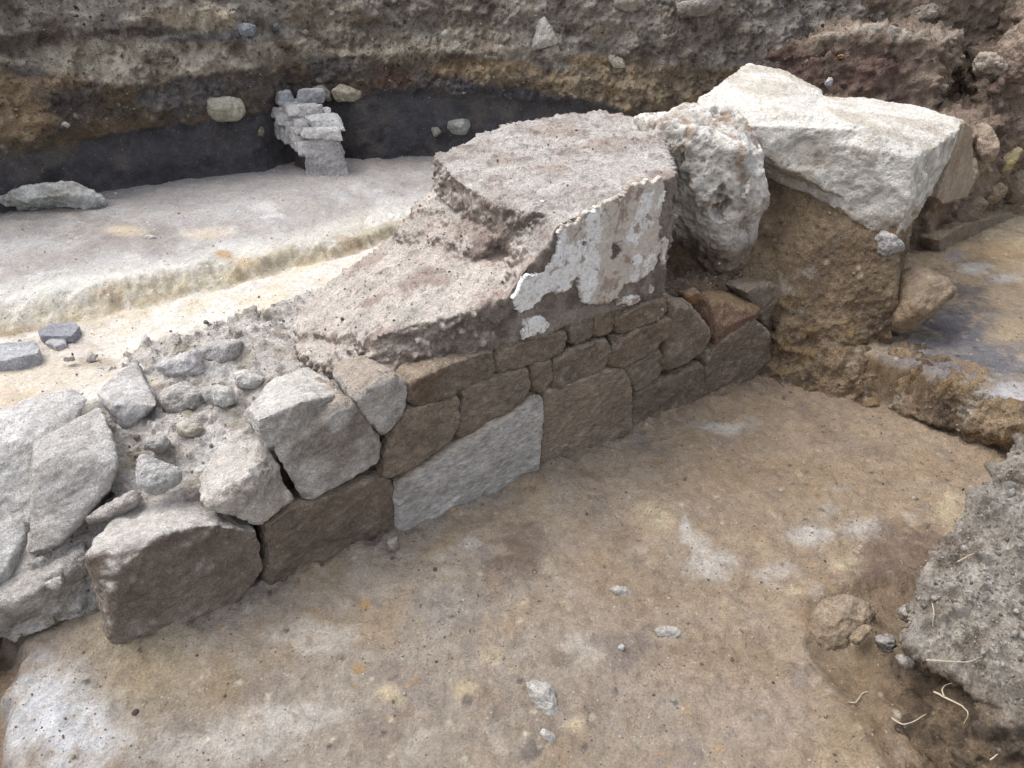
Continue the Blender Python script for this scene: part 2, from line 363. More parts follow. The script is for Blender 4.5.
# ---- terrace behind the wall ------------------------------------------------
EDGE_B = [Pz(*q, .42) for q in ((-160, 352), (0, 332), (60, 322), (110, 312), (190, 293), (300, 262), (370, 243), (440, 220))]
def terrace_height(XY):
    P = np.concatenate([XY, np.zeros((len(XY), 1))], 1)
    w = fbm(P, 2.5, 4, 31); w2 = fbm(P, 12, 4, 32)
    s, n = to_sn(XY)
    e = poly_dist(XY, EDGE_B) + .055*fbm(P, 3.2, 4, 33) + .016*fbm(P, 16, 4, 34)
    hs = np.interp(XY[:, 0], [-2.0, -1.2, -.65, -.3], [.070, .055, .030, .02]); hs = hs*(1 + .45*fbm(P, 2.6, 3, 26)); wd = (.15 + .11*fbm(P, 4, 4, 39)).clip(.05)*np.clip(hs/.07, .35, 1)
    up = sstep(-.01, 1, e/wd)
    lump = fbm(P, 17, 5, 35, gain=.6)
    h = .42 + .012*w + .006*w2 - .016*np.exp(-(e+.012)**2/.0012) + hs*up + (.085-hs)*sstep(.0, .7, e)
    h = h + np.maximum(0, up*(1-up)*4)*(.020*lump + .012*fbm(P, 45, 3, 40)) + .008*sstep(.3, .0, np.abs(e))*lump
    h = h + .003*fbm(P, 50, 3, 36) + .010*np.maximum(0, fbm(P, 6, 3, 38))
    h = h*sstep(.50, .60, n) + (1-sstep(.50, .60, n))*.05
    return h, e, up
def build_terrace():
    S, N, XY, F = grid(-2.6, 3.0, .5, 3.6, .0075)
    h, e, up = terrace_height(XY)
    P = np.concatenate([XY, h[:, None]], 1); P0 = np.concatenate([XY, np.zeros((len(XY), 1))], 1)
    m1 = fbm(P0, 2, 4, 41); m2 = fbm(P0, 8, 5, 42); m3 = fbm(P0, 26, 4, 43); wob = .5*m2+.35*m3
    low = mixc(np.repeat(C(206, 199, 189)[None], len(XY), 0), C(206, 190, 164), sstep(-.05, .5, m2)*.8)
    low = mixc(low, C(176, 160, 132), sstep(.25, .6, fbm(P0, 5, 5, 44))*.6)
    hi = mixc(np.repeat(C(174, 171, 170)[None], len(XY), 0), C(158, 150, 146), sstep(-.1, .5, m1)*.8)
    hi = mixc(hi, C(206, 204, 202), sstep(.1, .5, fbm(P0, 5, 5, 45))*.7)
    back = sstep(3.3, 4.2, XY[:, 1] - .55*(XY[:, 0]+1.0) + .25*m1); hi = mixc(hi, C(150, 143, 140), back*.75)
    hi = mixc(hi, C(212, 206, 194), sstep(.34, .12, e)*.6)
    c = mixc(low, hi, sstep(.5, 1, up))
    ms = sstep(-.03, .01, e + .02*m3)*sstep(.15, .04, e + .05*m2)
    fc = mixc(np.repeat(C(166, 152, 118)[None], len(XY), 0), C(150, 122, 76), sstep(0, .5, fbm(P0, 7, 4, 47))); fc = mixc(fc, C(196, 190, 176), sstep(.05, .45, fbm(P0, 13, 4, 48))*.8)
    c = mixc(c, fc, ms*.75); c = mixc(c, C(206, 202, 194), sstep(.03, .09, e)*sstep(.2, .1, e)*sstep(-.1, .3, m2)*.6); c = mixc(c, C(146, 122, 90), np.exp(-(e-.005)**2/.0005)*.6*sstep(-.3, .3, m1))
    for x, y, rx, ry, cc, k, z in ((130, 238, 60, 14, C(136, 124, 116), .7, .5), (125, 232, 22, 4, C(206, 186, 150), .7, .5), (224, 258, 7, 3, C(176, 132, 66), .9, .45), (245, 263, 12, 3, C(186, 150, 94), .6, .45),
        (40, 212, 60, 12, C(128, 120, 116), .7, .5), (20, 232, 60, 8, C(140, 134, 130), .6, .5), (400, 165, 40, 8, C(136, 128, 124), .7, .5), (205, 232, 24, 5, C(200, 178, 142), .5, .5),
        (40, 372, 60, 16, C(190, 172, 146), .6, .42), (100, 362, 16, 6, C(150, 134, 112), .8, .42), (175, 345, 24, 8, C(190, 176, 148), .8, .42), (15, 397, 30, 10, C(196, 170, 136), .7, .42), (60, 345, 40, 8, C(176, 158, 144), .6, .42)):
        c = mixc(c, cc, k*blob(XY, x, y, rx, ry, z, wob))
    c = c*(1 + .10*m3)[:, None]
    tag(link_mesh('terrace', P, F, c, M_PALE, base=(0, 0, 0)), 'pale grey and cream earth terrace with an eroded step behind the wall', 'ground', kind='structure')
build_terrace()

# ---- the cut earth section at the back ---------------------------------------
base_px = [Pz(*q, .5) for q in ((0, 215), (60, 203), (110, 192), (200, 179), (300, 167), (430, 157))]
path = np.array([(-5.2, 1.6), (-3.6, 2.75)] + [tuple(p[:2]) for p in base_px] + [(.35, 4.60), (1.2, 4.62), (1.9, 4.85), (3.0, 5.3), (5.4, 6.2)])
def resample(path, step):
    dl = np.linalg.norm(np.diff(path, axis=0), axis=1); L = np.concatenate([[0], np.cumsum(dl)]); u = np.arange(0, L[-1], step)
    q = np.stack([np.interp(u, L, path[:, k]) for k in (0, 1)], 1)
    k = np.ones(31)/31
    for _ in range(2): q = np.stack([np.convolve(np.pad(q[:, j], 15, mode='reflect', reflect_type='odd'), k, 'valid') for j in (0, 1)], 1)
    return u, q
PU, PQ = resample(path, .009)
def Psec(x, y):                            # pixel -> (u along the section, z)
    r = ray(x, y); az = np.arctan2(PQ[:, 0], PQ[:, 1]); a = math.atan2(r[0], r[1]); i = int(np.argmin(np.abs(az - a)))
    t = np.hypot(*PQ[i])/math.hypot(r[0], r[1]); return PU[i], CAMH + r[2]*t
def line_u(pts, U):
    q = np.array([Psec(*p) for p in pts]); o = np.argsort(q[:, 0]); return np.interp(U, q[o, 0], q[o, 1])
def section_offset(P0, U, Z):
    v = Z - .5
    lean = .05*v + .22*np.maximum(0, Z - .98) + .35*np.maximum(0, Z-1.45)
    zd = line_u(((0, 155), (130, 133), (300, 108), (400, 92), (640, 112)), U)
    over = sstep(-.02, .03, Z - zd + .02*fbm(P0, 6, 3, 60))
    lean = lean - .035*over
    rough = .40 + .60*over; us, _z = Psec(312, 120); lean = lean + .13*np.exp(-((U-us)/.22)**4)
    d = lean + rough*(.075*fbm(P0, 3.0, 4, 61) + .045*fbm(P0, 9, 5, 62, gain=.58)) + .012*fbm(P0, 5, 3, 63)
    ledge = fbm(np.stack([U*.7, Z*0+3, Z*9], 1), 1.0, 3, 64); d = d + .03*over*ledge
    d = d + over*.016*(fbm(P0, 28, 3, 67, ridge=True)-.4)
    F1, F2, r = worley(P0 + .02*np.stack([fbm(P0, 9, 2, k) for k in (68, 69, 70)], 1), 13, 65); d = d - over*.024*sstep(.55, .1, F1)*(r > .5)
    F1, F2, r = worley(P0, 40, 66); d = d - rough*.010*sstep(.5, .1, F1)*(r > .5)
    return d, zd, over
def build_section():
    tv = np.gradient(PQ, axis=0); tv /= np.linalg.norm(tv, axis=1)[:, None]; nb = np.stack([-tv[:, 1], tv[:, 0]], 1)
    zs = np.concatenate([np.arange(.40, 1.45, .0085), np.arange(1.45, 1.86, .02)]); nu, nz = len(PU), len(zs)
    U = np.tile(PU, nz); Z = np.repeat(zs, nu); B = np.tile(PQ, (nz, 1)); NB = np.tile(nb, (nz, 1))
    P0 = np.stack([B[:, 0], B[:, 1], Z], 1); off, zd, over = section_offset(P0, U, Z)
    off = off + (.15+.85*over)*(.018*fbm(P0, 22, 4, 80, gain=.65) + .006*fbm(P0, 60, 3, 81))
    P = np.stack([B[:, 0] + NB[:, 0]*off, B[:, 1] + NB[:, 1]*off, Z + .01*fbm(P0, 14, 3, 71)], 1)
    idx = np.arange(nu*nz).reshape(nz, nu); F = np.stack([idx[:-1, :-1], idx[:-1, 1:], idx[1:, 1:], idx[1:, :-1]], -1).reshape(-1, 4)
    m1 = fbm(P0, 3, 4, 72); m2 = fbm(P0, 9, 5, 73); m3 = fbm(P0, 28, 4, 74); Zw = Z + .035*m1 + .022*m2 + .008*m3
    left = sstep(.35, -.15, B[:, 0] + .15*m1)
    top = mixc(np.repeat(C(138, 128, 116)[None], len(P), 0), C(100, 89, 80), sstep(-.15, .4, m2)); top = mixc(top, C(152, 136, 114), sstep(.1, .5, fbm(P0, 4, 5, 75))*.8)
    zp = line_u(((0, 58), (30, 53), (60, 45), (110, 42), (180, 40), (250, 46), (300, 42), (400, 38), (500, 30)), U)
    zb = line_u(((0, 70), (40, 68), (60, 78), (110, 88), (140, 82), (200, 72), (260, 66), (330, 60), (400, 50), (450, 52), (520, 60), (560, 70), (620, 58), (700, 66), (800, 70)), U)
    pale = mixc(np.repeat(C(160, 147, 127)[None], len(P), 0), C(118, 103, 86), sstep(-.1, .4, m2))
    c = mixc(top, pale, sstep(.015, -.015, Zw - zp)*left)
    bl = mixc(np.repeat(C(84, 72, 62)[None], len(P), 0), C(108, 90, 64), sstep(0, .45, m2)); bl = mixc(bl, C(92, 86, 86), sstep(.0, .4, fbm(P0, 5, 4, 76))*.7)
    br = mixc(np.repeat(C(122, 104, 78)[None], len(P), 0), C(92, 78, 62), sstep(-.05, .4, m2)); br = mixc(br, C(136, 112, 74), sstep(.1, .5, fbm(P0, 6, 4, 77)))
    mixb = mixc(bl, br, sstep(-.35, .1, B[:, 0] + .1*m1))
    c = mixc(c, mixb, sstep(.015, -.015, Zw - zb))
    def sb(x, y, rx, ry):
        u0, z0 = Psec(x, y); u1 = Psec(x+rx, y)[0]-u0; z1 = Psec(x, y-ry)[1]-z0
        return sstep(1.35, .65, np.sqrt(((U-u0)/u1)**2 + ((Z-z0)/z1)**2) + .5*m2 + .25*m3)
    for x, y, rx, ry, cc, k in ((10, 108, 38, 34, C(134, 108, 72), .9), (55, 82, 30, 10, C(134, 106, 66), .7), (190, 126, 60, 8, C(118, 94, 62), .7), (110, 128, 40, 10, C(112, 90, 62), .7), (185, 92, 60, 12, C(98, 92, 92), .7),
        (60, 102, 20, 14, C(66, 56, 52), .7), (195, 18, 44, 16, C(168, 150, 124), .9), (120, 8, 60, 10, C(150, 138, 120), .7), (55, 35, 16, 14, C(78, 64, 58), .8), (20, 45, 30, 14, C(88, 76, 66), .7), (140, 33, 60, 5, C(72, 62, 56), .8),
        (210, 38, 50, 4, C(84, 82, 88), .7), (90, 60, 50, 8, C(158, 146, 122), .7), (330, 20, 40, 18, C(112, 98, 76), .6), (380, 30, 30, 12, C(92, 78, 62), .6), (480, 68, 60, 8, C(146, 120, 78), .6), (410, 55, 30, 8, C(150, 132, 104), .5),
        (590, 60, 26, 6, C(140, 112, 66), .7), (640, 90, 40, 10, C(130, 110, 80), .7), (610, 20, 60, 20, C(130, 116, 102), .6), (470, 15, 50, 14, C(96, 80, 68), .6), (700, 30, 50, 30, C(110, 96, 82), .6), (640, 30, 20, 16, C(140, 130, 120), .5), (395, 80, 20, 10, C(96, 66, 48), .6), (365, 45, 26, 20, C(98, 88, 72), .6)):
        c = mixc(c, cc, k*sb(x, y, rx, ry))
    dark = mixc(np.repeat(C(84, 82, 87)[None], len(P), 0), C(106, 98, 94), sstep(.05, .5, fbm(P0, 4, 4, 78))*.8); dark = mixc(dark, C(62, 60, 66), sstep(.1, .5, m2)*.7)
    dd = sstep(.020, -.020, Zw + .012*m3 + .02*fbm(P0, 18, 3, 85) - line_u(((0, 155), (60, 148), (130, 133), (200, 122), (250, 115), (300, 108), (345, 97), (400, 86), (460, 82), (520, 88), (580, 98), (640, 112), (700, 122), (800, 132)), U))
    lm = c@np.array([.3, .55, .15], f32); c = lm[:, None] + (c - lm[:, None])*.84; c = np.minimum(c*1.45, .6)
    c = mixc(c, dark, dd*sstep(1.6, .9, B[:, 0]))
    F1, F2, r = worley(P0, 26, 79); k = (r > .86)*sstep(.42, .2, F1)*(over*.85 + .1); c = mixc(c, np.where((r > .93)[:, None], C(186, 176, 156), C(60, 52, 48)), k*.6)
    c = c*(1 + .22*m3)[:, None]
    KEEP['section'] = (P, normals(P, F))
    tag(link_mesh('earth_section', P, F, c, M_EARTH, base=(0, 0, 0)), 'layered earth face of the dig, brown over ochre over charcoal black', 'earth face', kind='structure')
    # open ground at the top of the cut, out to the horizon
    rim = PQ[::12] + nb[::12]*.55; far = rim + nb[::12]*60
    V = [(x, y, 1.80) for x, y in rim] + [(x, y, 1.9) for x, y in far]; n = len(rim)
    F = [(i, i+1, n+i+1, n+i) for i in range(n-1)]
    tag(link_mesh('ground', V, F, np.repeat(C(128, 112, 92)[None], len(V), 0), M_EARTH, base=(0, 0, 1.8)), 'bare brown ground above the back earth face', 'ground', kind='structure')
build_section()

# ---- stepped earth bank at the right back ------------------------------------
def earth_disp(a, s, seed, clods=.6):
    def f(P, N):
        d = a*fbm(P, s, 4, seed) + a*.45*fbm(P, s*4, 4, seed+5)
        F1, F2, r = worley(P + .5/s*.1*np.stack([fbm(P, s*2, 2, seed+k) for k in (11, 12, 13)], 1), s*4.5, seed+2); d = d + a*clods*sstep(.6, .1, F1)*(r > .45)
        F1, F2, r = worley(P, s*13, seed+3); return d + a*.22*sstep(.5, .1, F1)*(r > .4)
    return f
def prism(poly, z0, z1, tops=None):
    return [(p[0], p[1], z0) for p in poly] + [(p[0], p[1], (tops[i] if tops else z1)) for i, p in enumerate(poly)]
def bank_col(P, N):
    m = fbm(P, 4, 5, 81); m2 = fbm(P, 12, 4, 82); m3 = fbm(P, 30, 3, 83)
    c = mixc(np.repeat(C(146, 126, 108)[None], len(P), 0), C(112, 90, 78), sstep(-.1, .4, m)); c = mixc(c, C(168, 154, 130), sstep(.15, .5, m2)*.8)
    c = mixc(c, C(146, 120, 72), sstep(.1, .5, fbm(P, 5, 4, 84))*sstep(.85, .5, P[:, 2])*.8)
    c = mixc(c, C(142, 118, 100), sstep(.5, .9, N[:, 2] + .3*m2)*.7)
    c = mixc(c, C(100, 74, 66), sstep(.82, .9, P[:, 2])*sstep(1.12, 1.02, P[:, 2])*sstep(2.3, 2.0, P[:, 0])*.75); c = mixc(c, C(182, 170, 152), sstep(1.10, 1.15, P[:, 2])*sstep(1.24, 1.18, P[:, 2])*sstep(4.85, 4.6, P[:, 1])*sstep(-.3, .3, m2)*.8)
    return c*(1 + .22*m3)[:, None]
bank = [
    prism([(1.30, 3.45), (2.22, 3.92), (2.98, 4.55), (4.4, 5.75), (4.4, 7), (1.3, 6)], .1, .76, [.74, .74, .76, .8, .8, .74]),
    prism([(1.45, 4.72), (1.8, 4.58), (2.35, 4.50), (2.6, 4.85), (2.9, 6), (1.5, 6)], .5, 1.18, [1.05, 1.17, 1.14, 1.10, 1.2, 1.2]),
    [(1.2, 4.7, .4), (1.75, 4.4, .4), (2.4, 4.3, .4), (1.75, 4.55, 1.05), (2.3, 4.48, 1.0), (1.2, 4.8, .9), (1.5, 5.5, .4), (2.4, 5.5, .5)],
    prism([(1.95, 4.95), (2.7, 4.98), (4.4, 5.3), (4.4, 7), (1.7, 7)], .5, 1.85, [1.62, 1.60, 1.75, 1.9, 1.9]),
    prism([(2.62, 4.42), (2.9, 4.52), (3.6, 5.0), (4.2, 5.6), (3, 6)], .5, 1.05, [.95, 1.0, 1.3, 1.4, 1.2]),
    prism([(2.85, 4.62), (3.2, 4.72), (4.2, 5.5), (3, 6)], .7, 1.35, [1.22, 1.35, 1.6, 1.6]),
]
tag(organic('earth_bank', bank, .015, earth_disp(.06, 4.5, 300), bank_col, M_EARTH, smooth=3, keep='bank'),
    'stepped brown earth bank with ledges behind the big white block', 'earth bank', kind='structure')

# ---- pedestal of earth under the block ---------------------------------------
FA, FB = (.866, 3.2), (1.49, 2.89)         # line of the block's front face
def Pf(x, y, back=0.0):
    p = Pl(x, y, FA, FB); p[:2] += np.array([.445, .895])*back; return p
ped = [
    [Pf(768, 178, .05), Pf(830, 190, .04), Pf(905, 225, .03), (1.72, 3.25, .72), (1.2, 3.7, .72), (.85, 3.4, .72)] +
    [Pn(766, 372, .02), Pz(790, 384, .0), Pz(850, 372, .06), Pz(888, 346, .16), (1.72, 3.15, .1), (1.5, 3.8, 0), (.95, 3.5, 0)],
    [Pn(766, 320, .10), Pn(700, 280, .28), Pn(770, 230, .22), Pf(775, 190, .03), W(1.75, .8, .75), W(2.3, .6, .7), W(1.7, .5, .3), W(2.2, .3, .1), Pn(770, 330, .05)],
    [Pz(775, 385, -.02), Pz(850, 402, -.02), Pz(900, 418, -.02), Pz(890, 350, .165), Pz(820, 348, .16), Pn(772, 345, .1), (1.3, 3.0, .0), (1.55, 2.9, .15)],
    [Pz(850, 402, -.03), Pz(930, 428, -.03), Pz(1012, 454, -.03), Pz(1120, 490, -.03), Pz(885, 350, .165), Pz(945, 380, .165), Pz(1024, 415, .165), Pz(1130, 462, .165), (1.60, 2.80, .16), (2.0, 2.5, .16), (2.4, 2.3, .16)],
]
def ped_col(P, N):
    m = fbm(P, 5, 5, 91); m2 = fbm(P, 13, 4, 92); m3 = fbm(P, 34, 3, 93)
    c = mixc(np.repeat(C(152, 128, 98)[None], len(P), 0), C(124, 102, 78), sstep(-.1, .4, m))
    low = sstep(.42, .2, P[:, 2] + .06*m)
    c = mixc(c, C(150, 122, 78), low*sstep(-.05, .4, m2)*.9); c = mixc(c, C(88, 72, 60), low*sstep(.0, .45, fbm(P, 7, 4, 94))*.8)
    c = mixc(c, C(176, 164, 146), sstep(.4, .6, fbm(P, 9, 4, 95))*.7)
    F1, F2, r = worley(P, 30, 96); c = mixc(c, np.where((r > .92)[:, None], C(186, 172, 150), C(66, 56, 46)), (r > .85)*sstep(.4, .2, F1)*.6)
    return c*(1 + .2*m3)[:, None]
def ped_disp(P, N):
    d = earth_disp(.014, 9, 310, .45)(P, N) + .012*fbm(P, 5, 3, 313)
    low = sstep(.40, .2, P[:, 2])
    return d + low*.042*fbm(P, 8, 5, 311, gain=.6, ridge=True) - low*.012 + low*.035*fbm(P, 4.5, 3, 314)
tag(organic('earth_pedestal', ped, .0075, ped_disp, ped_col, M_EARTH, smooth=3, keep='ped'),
    'ochre brown pillar of crumbly earth left standing under the white block', 'earth pillar', kind='structure')

# ---- foreground baulk at the lower right --------------------------------------
top_px = [Pz(898, 636, .16), Pz(908, 604, .19), Pz(940, 543, .28), Pz(978, 496, .37), Pz(1020, 440, .47)]
bk = [top_px + [Pz(912, 658, .13), Pz(960, 690, .15), Pz(1040, 735, .17), (1.45, .9, .2), (2.6, .8, .8), (2.6, 1.9, .85), (1.9, 1.9, .66), (1.5, 1.75, .40), (1.35, 1.6, .2)],
      [Pz(930, 668, .0), Pz(925, 720, 0), Pz(935, 800, 0), (1.2, .7, 0), (2.6, .6, 0), (2.6, 1.9, 0), (1.6, 1.75, 0), (1.3, 1.55, 0), Pz(960, 655, .15), Pz(1024, 700, .2), (1.5, 1.0, .3), (1.6, 1.6, .4)],
      [Pz(880, 690, -.05), Pz(905, 780, -.05), Pz(960, 700, .07), Pz(980, 800, .07), (1.3, .8, .05), (1.4, 1.4, .1)]]
def bk_col(P, N):
    m = fbm(P, 5, 5, 101); m2 = fbm(P, 14, 4, 102); m3 = fbm(P, 34, 3, 103)
    c = mixc(np.repeat(C(164, 154, 141)[None], len(P), 0), C(124, 112, 98), sstep(-.15, .35, m2)); c = mixc(c, C(180, 174, 164), sstep(.1, .5, m)*.7)
    c = mixc(c, C(120, 100, 80), sstep(.2, .5, fbm(P, 8, 4, 105))*.6)
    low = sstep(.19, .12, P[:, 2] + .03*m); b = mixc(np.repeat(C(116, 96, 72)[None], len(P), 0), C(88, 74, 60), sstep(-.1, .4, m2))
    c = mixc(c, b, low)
    return c*(1 + .2*m3)[:, None]
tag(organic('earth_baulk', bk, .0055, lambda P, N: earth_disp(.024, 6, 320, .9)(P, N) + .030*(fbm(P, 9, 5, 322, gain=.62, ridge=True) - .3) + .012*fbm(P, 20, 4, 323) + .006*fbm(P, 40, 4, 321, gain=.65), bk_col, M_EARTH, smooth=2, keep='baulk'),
    'crumbly grey dry earth baulk with roots at the lower right corner', 'earth baulk', kind='structure')

# ================================================================== THE STONE WALL
wall = empty('stone_wall', W(.8, .4, 0))
tag(wall, 'long fitted stone wall carrying a mud mass with white plaster', 'wall')
def zat(s):  return np.interp(s, [-.8, -.35, 0, .45, 2.1], [.05, .22, .36, .44, .45])
core = [
    [W(.40, .07, 0), W(2.12, .10, 0), W(2.12, .16, .42), W(.40, .09, .46), W(.40, .9, .46), W(2.12, .9, .46), W(.4, .9, 0), W(2.12, .9, 0)],
    [W(-.30, .10, 0), W(.45, .07, 0), W(-.30, .16, .25), W(.1, .14, .36), W(.45, .10, .46), W(-.30, .55, .38), W(-.1, .85, .43), W(.45, .9, .45), W(-.3, .9, 0), W(.45, .9, 0)],
    [W(-1.3, .30, 0), W(-.25, .14, 0), W(-.25, .2, .22), W(-1.3, .45, .10), W(-.25, .7, .40), W(-1.3, .8, .38), W(-1.3, .9, 0), W(-.25, .9, 0)]]
_rc = np.random.default_rng(21)
for _i in range(95):
    s_ = _rc.uniform(-.55, .50); n_ = _rc.uniform(.16, .88); zt = np.interp(n_, [.1, .55, .9], [zat(s_) - .06, zat(s_) + .03, .455]) if s_ > -.3 else np.interp(n_, [.3, .75], [.15, .40])
    r_ = _rc.uniform(.018, .052); q_ = _rc.normal(size=(9, 3)); q_ /= np.linalg.norm(q_, axis=1)[:, None]
    core.append([W(s_, n_, min(zt, .45) - r_*.15) + k*np.array([r_*1.2, r_, r_*.75]) for k in q_])
def core_col(P, N):
    m = fbm(P, 6, 5, 111); m2 = fbm(P, 18, 4, 112); s, n = to_sn(P)
    c = mixc(np.repeat(C(206, 198, 190)[None], len(P), 0), C(178, 165, 155), sstep(.0, .45, m2)); c = mixc(c, C(212, 208, 204), sstep(.1, .5, m)*.7)
    c = mixc(c, C(150, 138, 108), sstep(.2, .5, fbm(P, 11, 4, 113))*.6)
    c = mixc(c, C(122, 100, 76), sstep(1.40, 1.5, s)*.9); dk = sstep(.16, .10, n)*sstep(-.2, .1, s); c = mixc(c, C(84, 72, 62), dk)          # darker soil bedding in the joints
    return c*(1 + .2*m2)[:, None]
def core_disp(P, N):
    s, n = to_sn(P); k = .25 + .75*sstep(.10, .2, n)
    return k*(earth_disp(.024, 7, 330, .8)(P, N) - .020*sstep(.62, .5, n))
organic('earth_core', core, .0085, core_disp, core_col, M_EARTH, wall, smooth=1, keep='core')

def chaikin(pts, k=1, q=.22):
    for _ in range(k):
        pts = [x for a, b in zip(pts, pts[1:] + pts[:1]) for x in (a + (b-a)*q, a + (b-a)*(1-q))]
    return pts
def facing(outline, base, f=0.0, mat=None, seed=None, bottom=False, bevel=.012, thick=.22, amp=.012, alt=None, dust=DUST_LIT_B, label=None, gap=-.009, rim=.028, tilt=0.0, dust_amt=.7):
    seed = seed or nseed()
    P = [Pn(x, y, f) for x, y in outline]
    if bottom: P = [p - np.array([0, 0, .05]) if p[2] < .06 else p for p in P]
    back = np.array([NW[0], NW[1], 0])
    zc = np.mean([p[2] for p in P]); tl = lambda p: back*(tilt*(p[2]-zc))
    P = chaikin(P, 1, .16)
    rimp = inset(P, gap); front = inset(P, gap+bevel); mid = inset(P, gap+bevel*.4); bk_ = inset(P, gap + .03)
    pts = [p + tl(p) for p in front] + [p + back*rim*.4 + tl(p) for p in mid] + [p + back*rim + tl(p) for p in rimp] + [p + back*thick for p in bk_]
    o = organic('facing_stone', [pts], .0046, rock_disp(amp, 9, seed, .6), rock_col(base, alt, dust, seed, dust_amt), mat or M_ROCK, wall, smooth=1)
    if label: o['label'] = label
    return o
BR, BR2, BR3 = C(142, 125, 108), C(148, 130, 111), C(132, 115, 98)
GR = C(194, 187, 180)
# lower course
facing([(264, 530), (290, 510), (330, 498), (372, 481), (390, 477), (397, 500), (397, 535), (370, 550), (320, 575), (275, 588), (267, 575)], BR3, .01, bottom=True, amp=.010)
facing([(398, 487), (410, 478), (450, 455), (500, 425), (543, 395), (544, 425), (538, 476), (500, 505), (450, 535), (408, 545), (400, 530)], C(186, 181, 176), -.012, M_SCHIST, bottom=True, amp=.006, bevel=.010, alt=C(166, 160, 154), label='pale grey smooth slab with fine slanting grain')
facing([(545, 395), (559, 388), (588, 380), (608, 371), (623, 368), (632, 381), (634, 401), (632, 440), (600, 452), (575, 466), (545, 478), (539, 470), (543, 430)], BR2, .0, M_SCHIST, bottom=True, amp=.008, alt=BR3)
facing([(634, 395), (660, 383), (690, 371), (704, 366), (706, 380), (706, 409), (670, 425), (635, 438), (632, 425)], BR3, .008, bottom=True)
facing([(706, 366), (714, 349), (755, 315), (768, 333), (772, 352), (768, 376), (735, 395), (708, 410), (706, 395)], BR3, .012, M_SCHIST, bottom=True)
# middle courses
facing([(383, 478), (388, 450), (400, 420), (411, 410), (435, 407), (460, 396), (462, 420), (452, 443), (429, 459), (392, 479)], BR2, .0)
facing([(464, 392), (497, 379), (528, 368), (533, 387), (524, 402), (497, 418), (458, 442), (462, 414)], BR, .004, M_SCHIST)
facing([(533, 365), (552, 360), (555, 379), (543, 394), (534, 389)], BR2, .006, bevel=.010, thick=.12)
facing([(556, 361), (566, 353), (606, 339), (611, 352), (607, 372), (567, 388), (555, 386)], BR, .0)
facing([(612, 338), (626, 335), (623, 348), (614, 354)], BR2, .008, bevel=.008, thick=.10)
facing([(612, 355), (627, 336), (674, 317), (678, 333), (645, 357), (622, 368), (611, 367)], C(140, 120, 100), -.006)
facing([(626, 369), (661, 351), (668, 358), (663, 376), (637, 393), (632, 379)], BR, .004)
facing([(672, 303), (692, 304), (707, 317), (715, 333), (705, 358), (668, 375), (664, 366), (677, 340)], C(142, 124, 106), -.01, bevel=.03, rim=.06)
# top course
facing([(407, 389), (419, 377), (458, 361), (494, 350), (495, 375), (458, 392), (425, 409), (411, 404)], BR3, .0, alt=C(120, 96, 74), amp=.012)
facing([(496, 363), (507, 348), (567, 330), (566, 350), (552, 359), (501, 375)], BR2, .004)
facing([(569, 323), (593, 315), (594, 337), (572, 347)], BR, .006)
facing([(596, 316), (616, 309), (616, 332), (595, 338)], C(136, 116, 96), .004)
facing([(618, 319), (641, 306), (668, 297), (667, 314), (627, 334), (618, 333)], C(142, 122, 98), -.002)
# far end by the earth pillar
o = organic('facing_stone', [[Pn(708, 297, .06), Pn(715, 338, .0), Pn(757, 314, .0), Pn(761, 308, .03), Pn(718, 330, -.005), Pn(737, 291, .16), Pn(703, 290, .14), Pn(760, 306, .08),
     Pn(715, 345, .02), Pn(757, 320, .03), W(1.75, .25, .32), W(2.05, .25, .3)]], .0058, rock_disp(.008, 9, 351),
     rock_col(C(140, 112, 88), C(128, 92, 78), C(160, 132, 92), 351, .7), M_ROCK, wall); o['label'] = 'ochre and reddish stone with a flat top'
facing([(743, 290), (776, 284), (783, 292), (772, 332), (760, 318), (758, 305)], BR, .06, bevel=.02)
facing([(688, 296), (700, 292), (706, 300), (700, 306), (690, 305)], C(160, 112, 66), .10, bevel=.012, thick=.08, label='small orange stone')
# left, paler weathered end
D = np.array
o = organic('facing_stone', [[Pn(122, 568, .005), Pn(164, 533, .0), Pn(208, 524, .0), Pn(257, 531, .005), Pn(262, 545, 0), Pn(266, 571, 0), Pn(232, 604, 0) - D([0, 0, .02]), Pn(178, 628, 0) - D([0, 0, .03]), Pn(122, 646, .01) - D([0, 0, .05]), Pn(113, 630, .01), Pn(106, 600, .01),
     Pn(88, 556, .07), Pn(96, 601, .05), Pn(109, 637, .03) - D([0, 0, .03]), Pn(118, 517, .20), Pn(142, 504, .24), Pn(175, 498, .24), Pn(208, 512, .12), Pn(255, 526, .04), W(-.22, .4, .22), W(-.05, .38, .24), W(-.4, .35, -.05), W(0, .3, -.05), W(0, .3, .2)]],
     .0065, rock_disp(.014, 7, 361), rock_col(C(142, 127, 112), C(122, 106, 92), DUST_LIT, 361, .9), M_ROCK, wall); o['label'] = 'largest block, brown face and pale worn upper corner'
o = organic('facing_stone', [[Pn(273, 381, .30), Pn(304, 367, .33), Pn(336, 384, .20), Pn(341, 398, .09), Pn(318, 420, .02), Pn(296, 437, .01), Pn(279, 448, .02), Pn(267, 450, .03), Pn(255, 434, .04), Pn(248, 408, .15),
     Pn(258, 420, .02), Pn(300, 402, .0), Pn(334, 396, .04), W(.1, .3, .4), W(.3, .3, .4)]], .0058, rock_disp(.013, 8, 363), rock_col(C(196, 190, 184), C(172, 164, 156), C(214, 208, 200), 363, .6), M_ROCK, wall); o['label'] = 'rounded whitish stone with a smooth pale top'
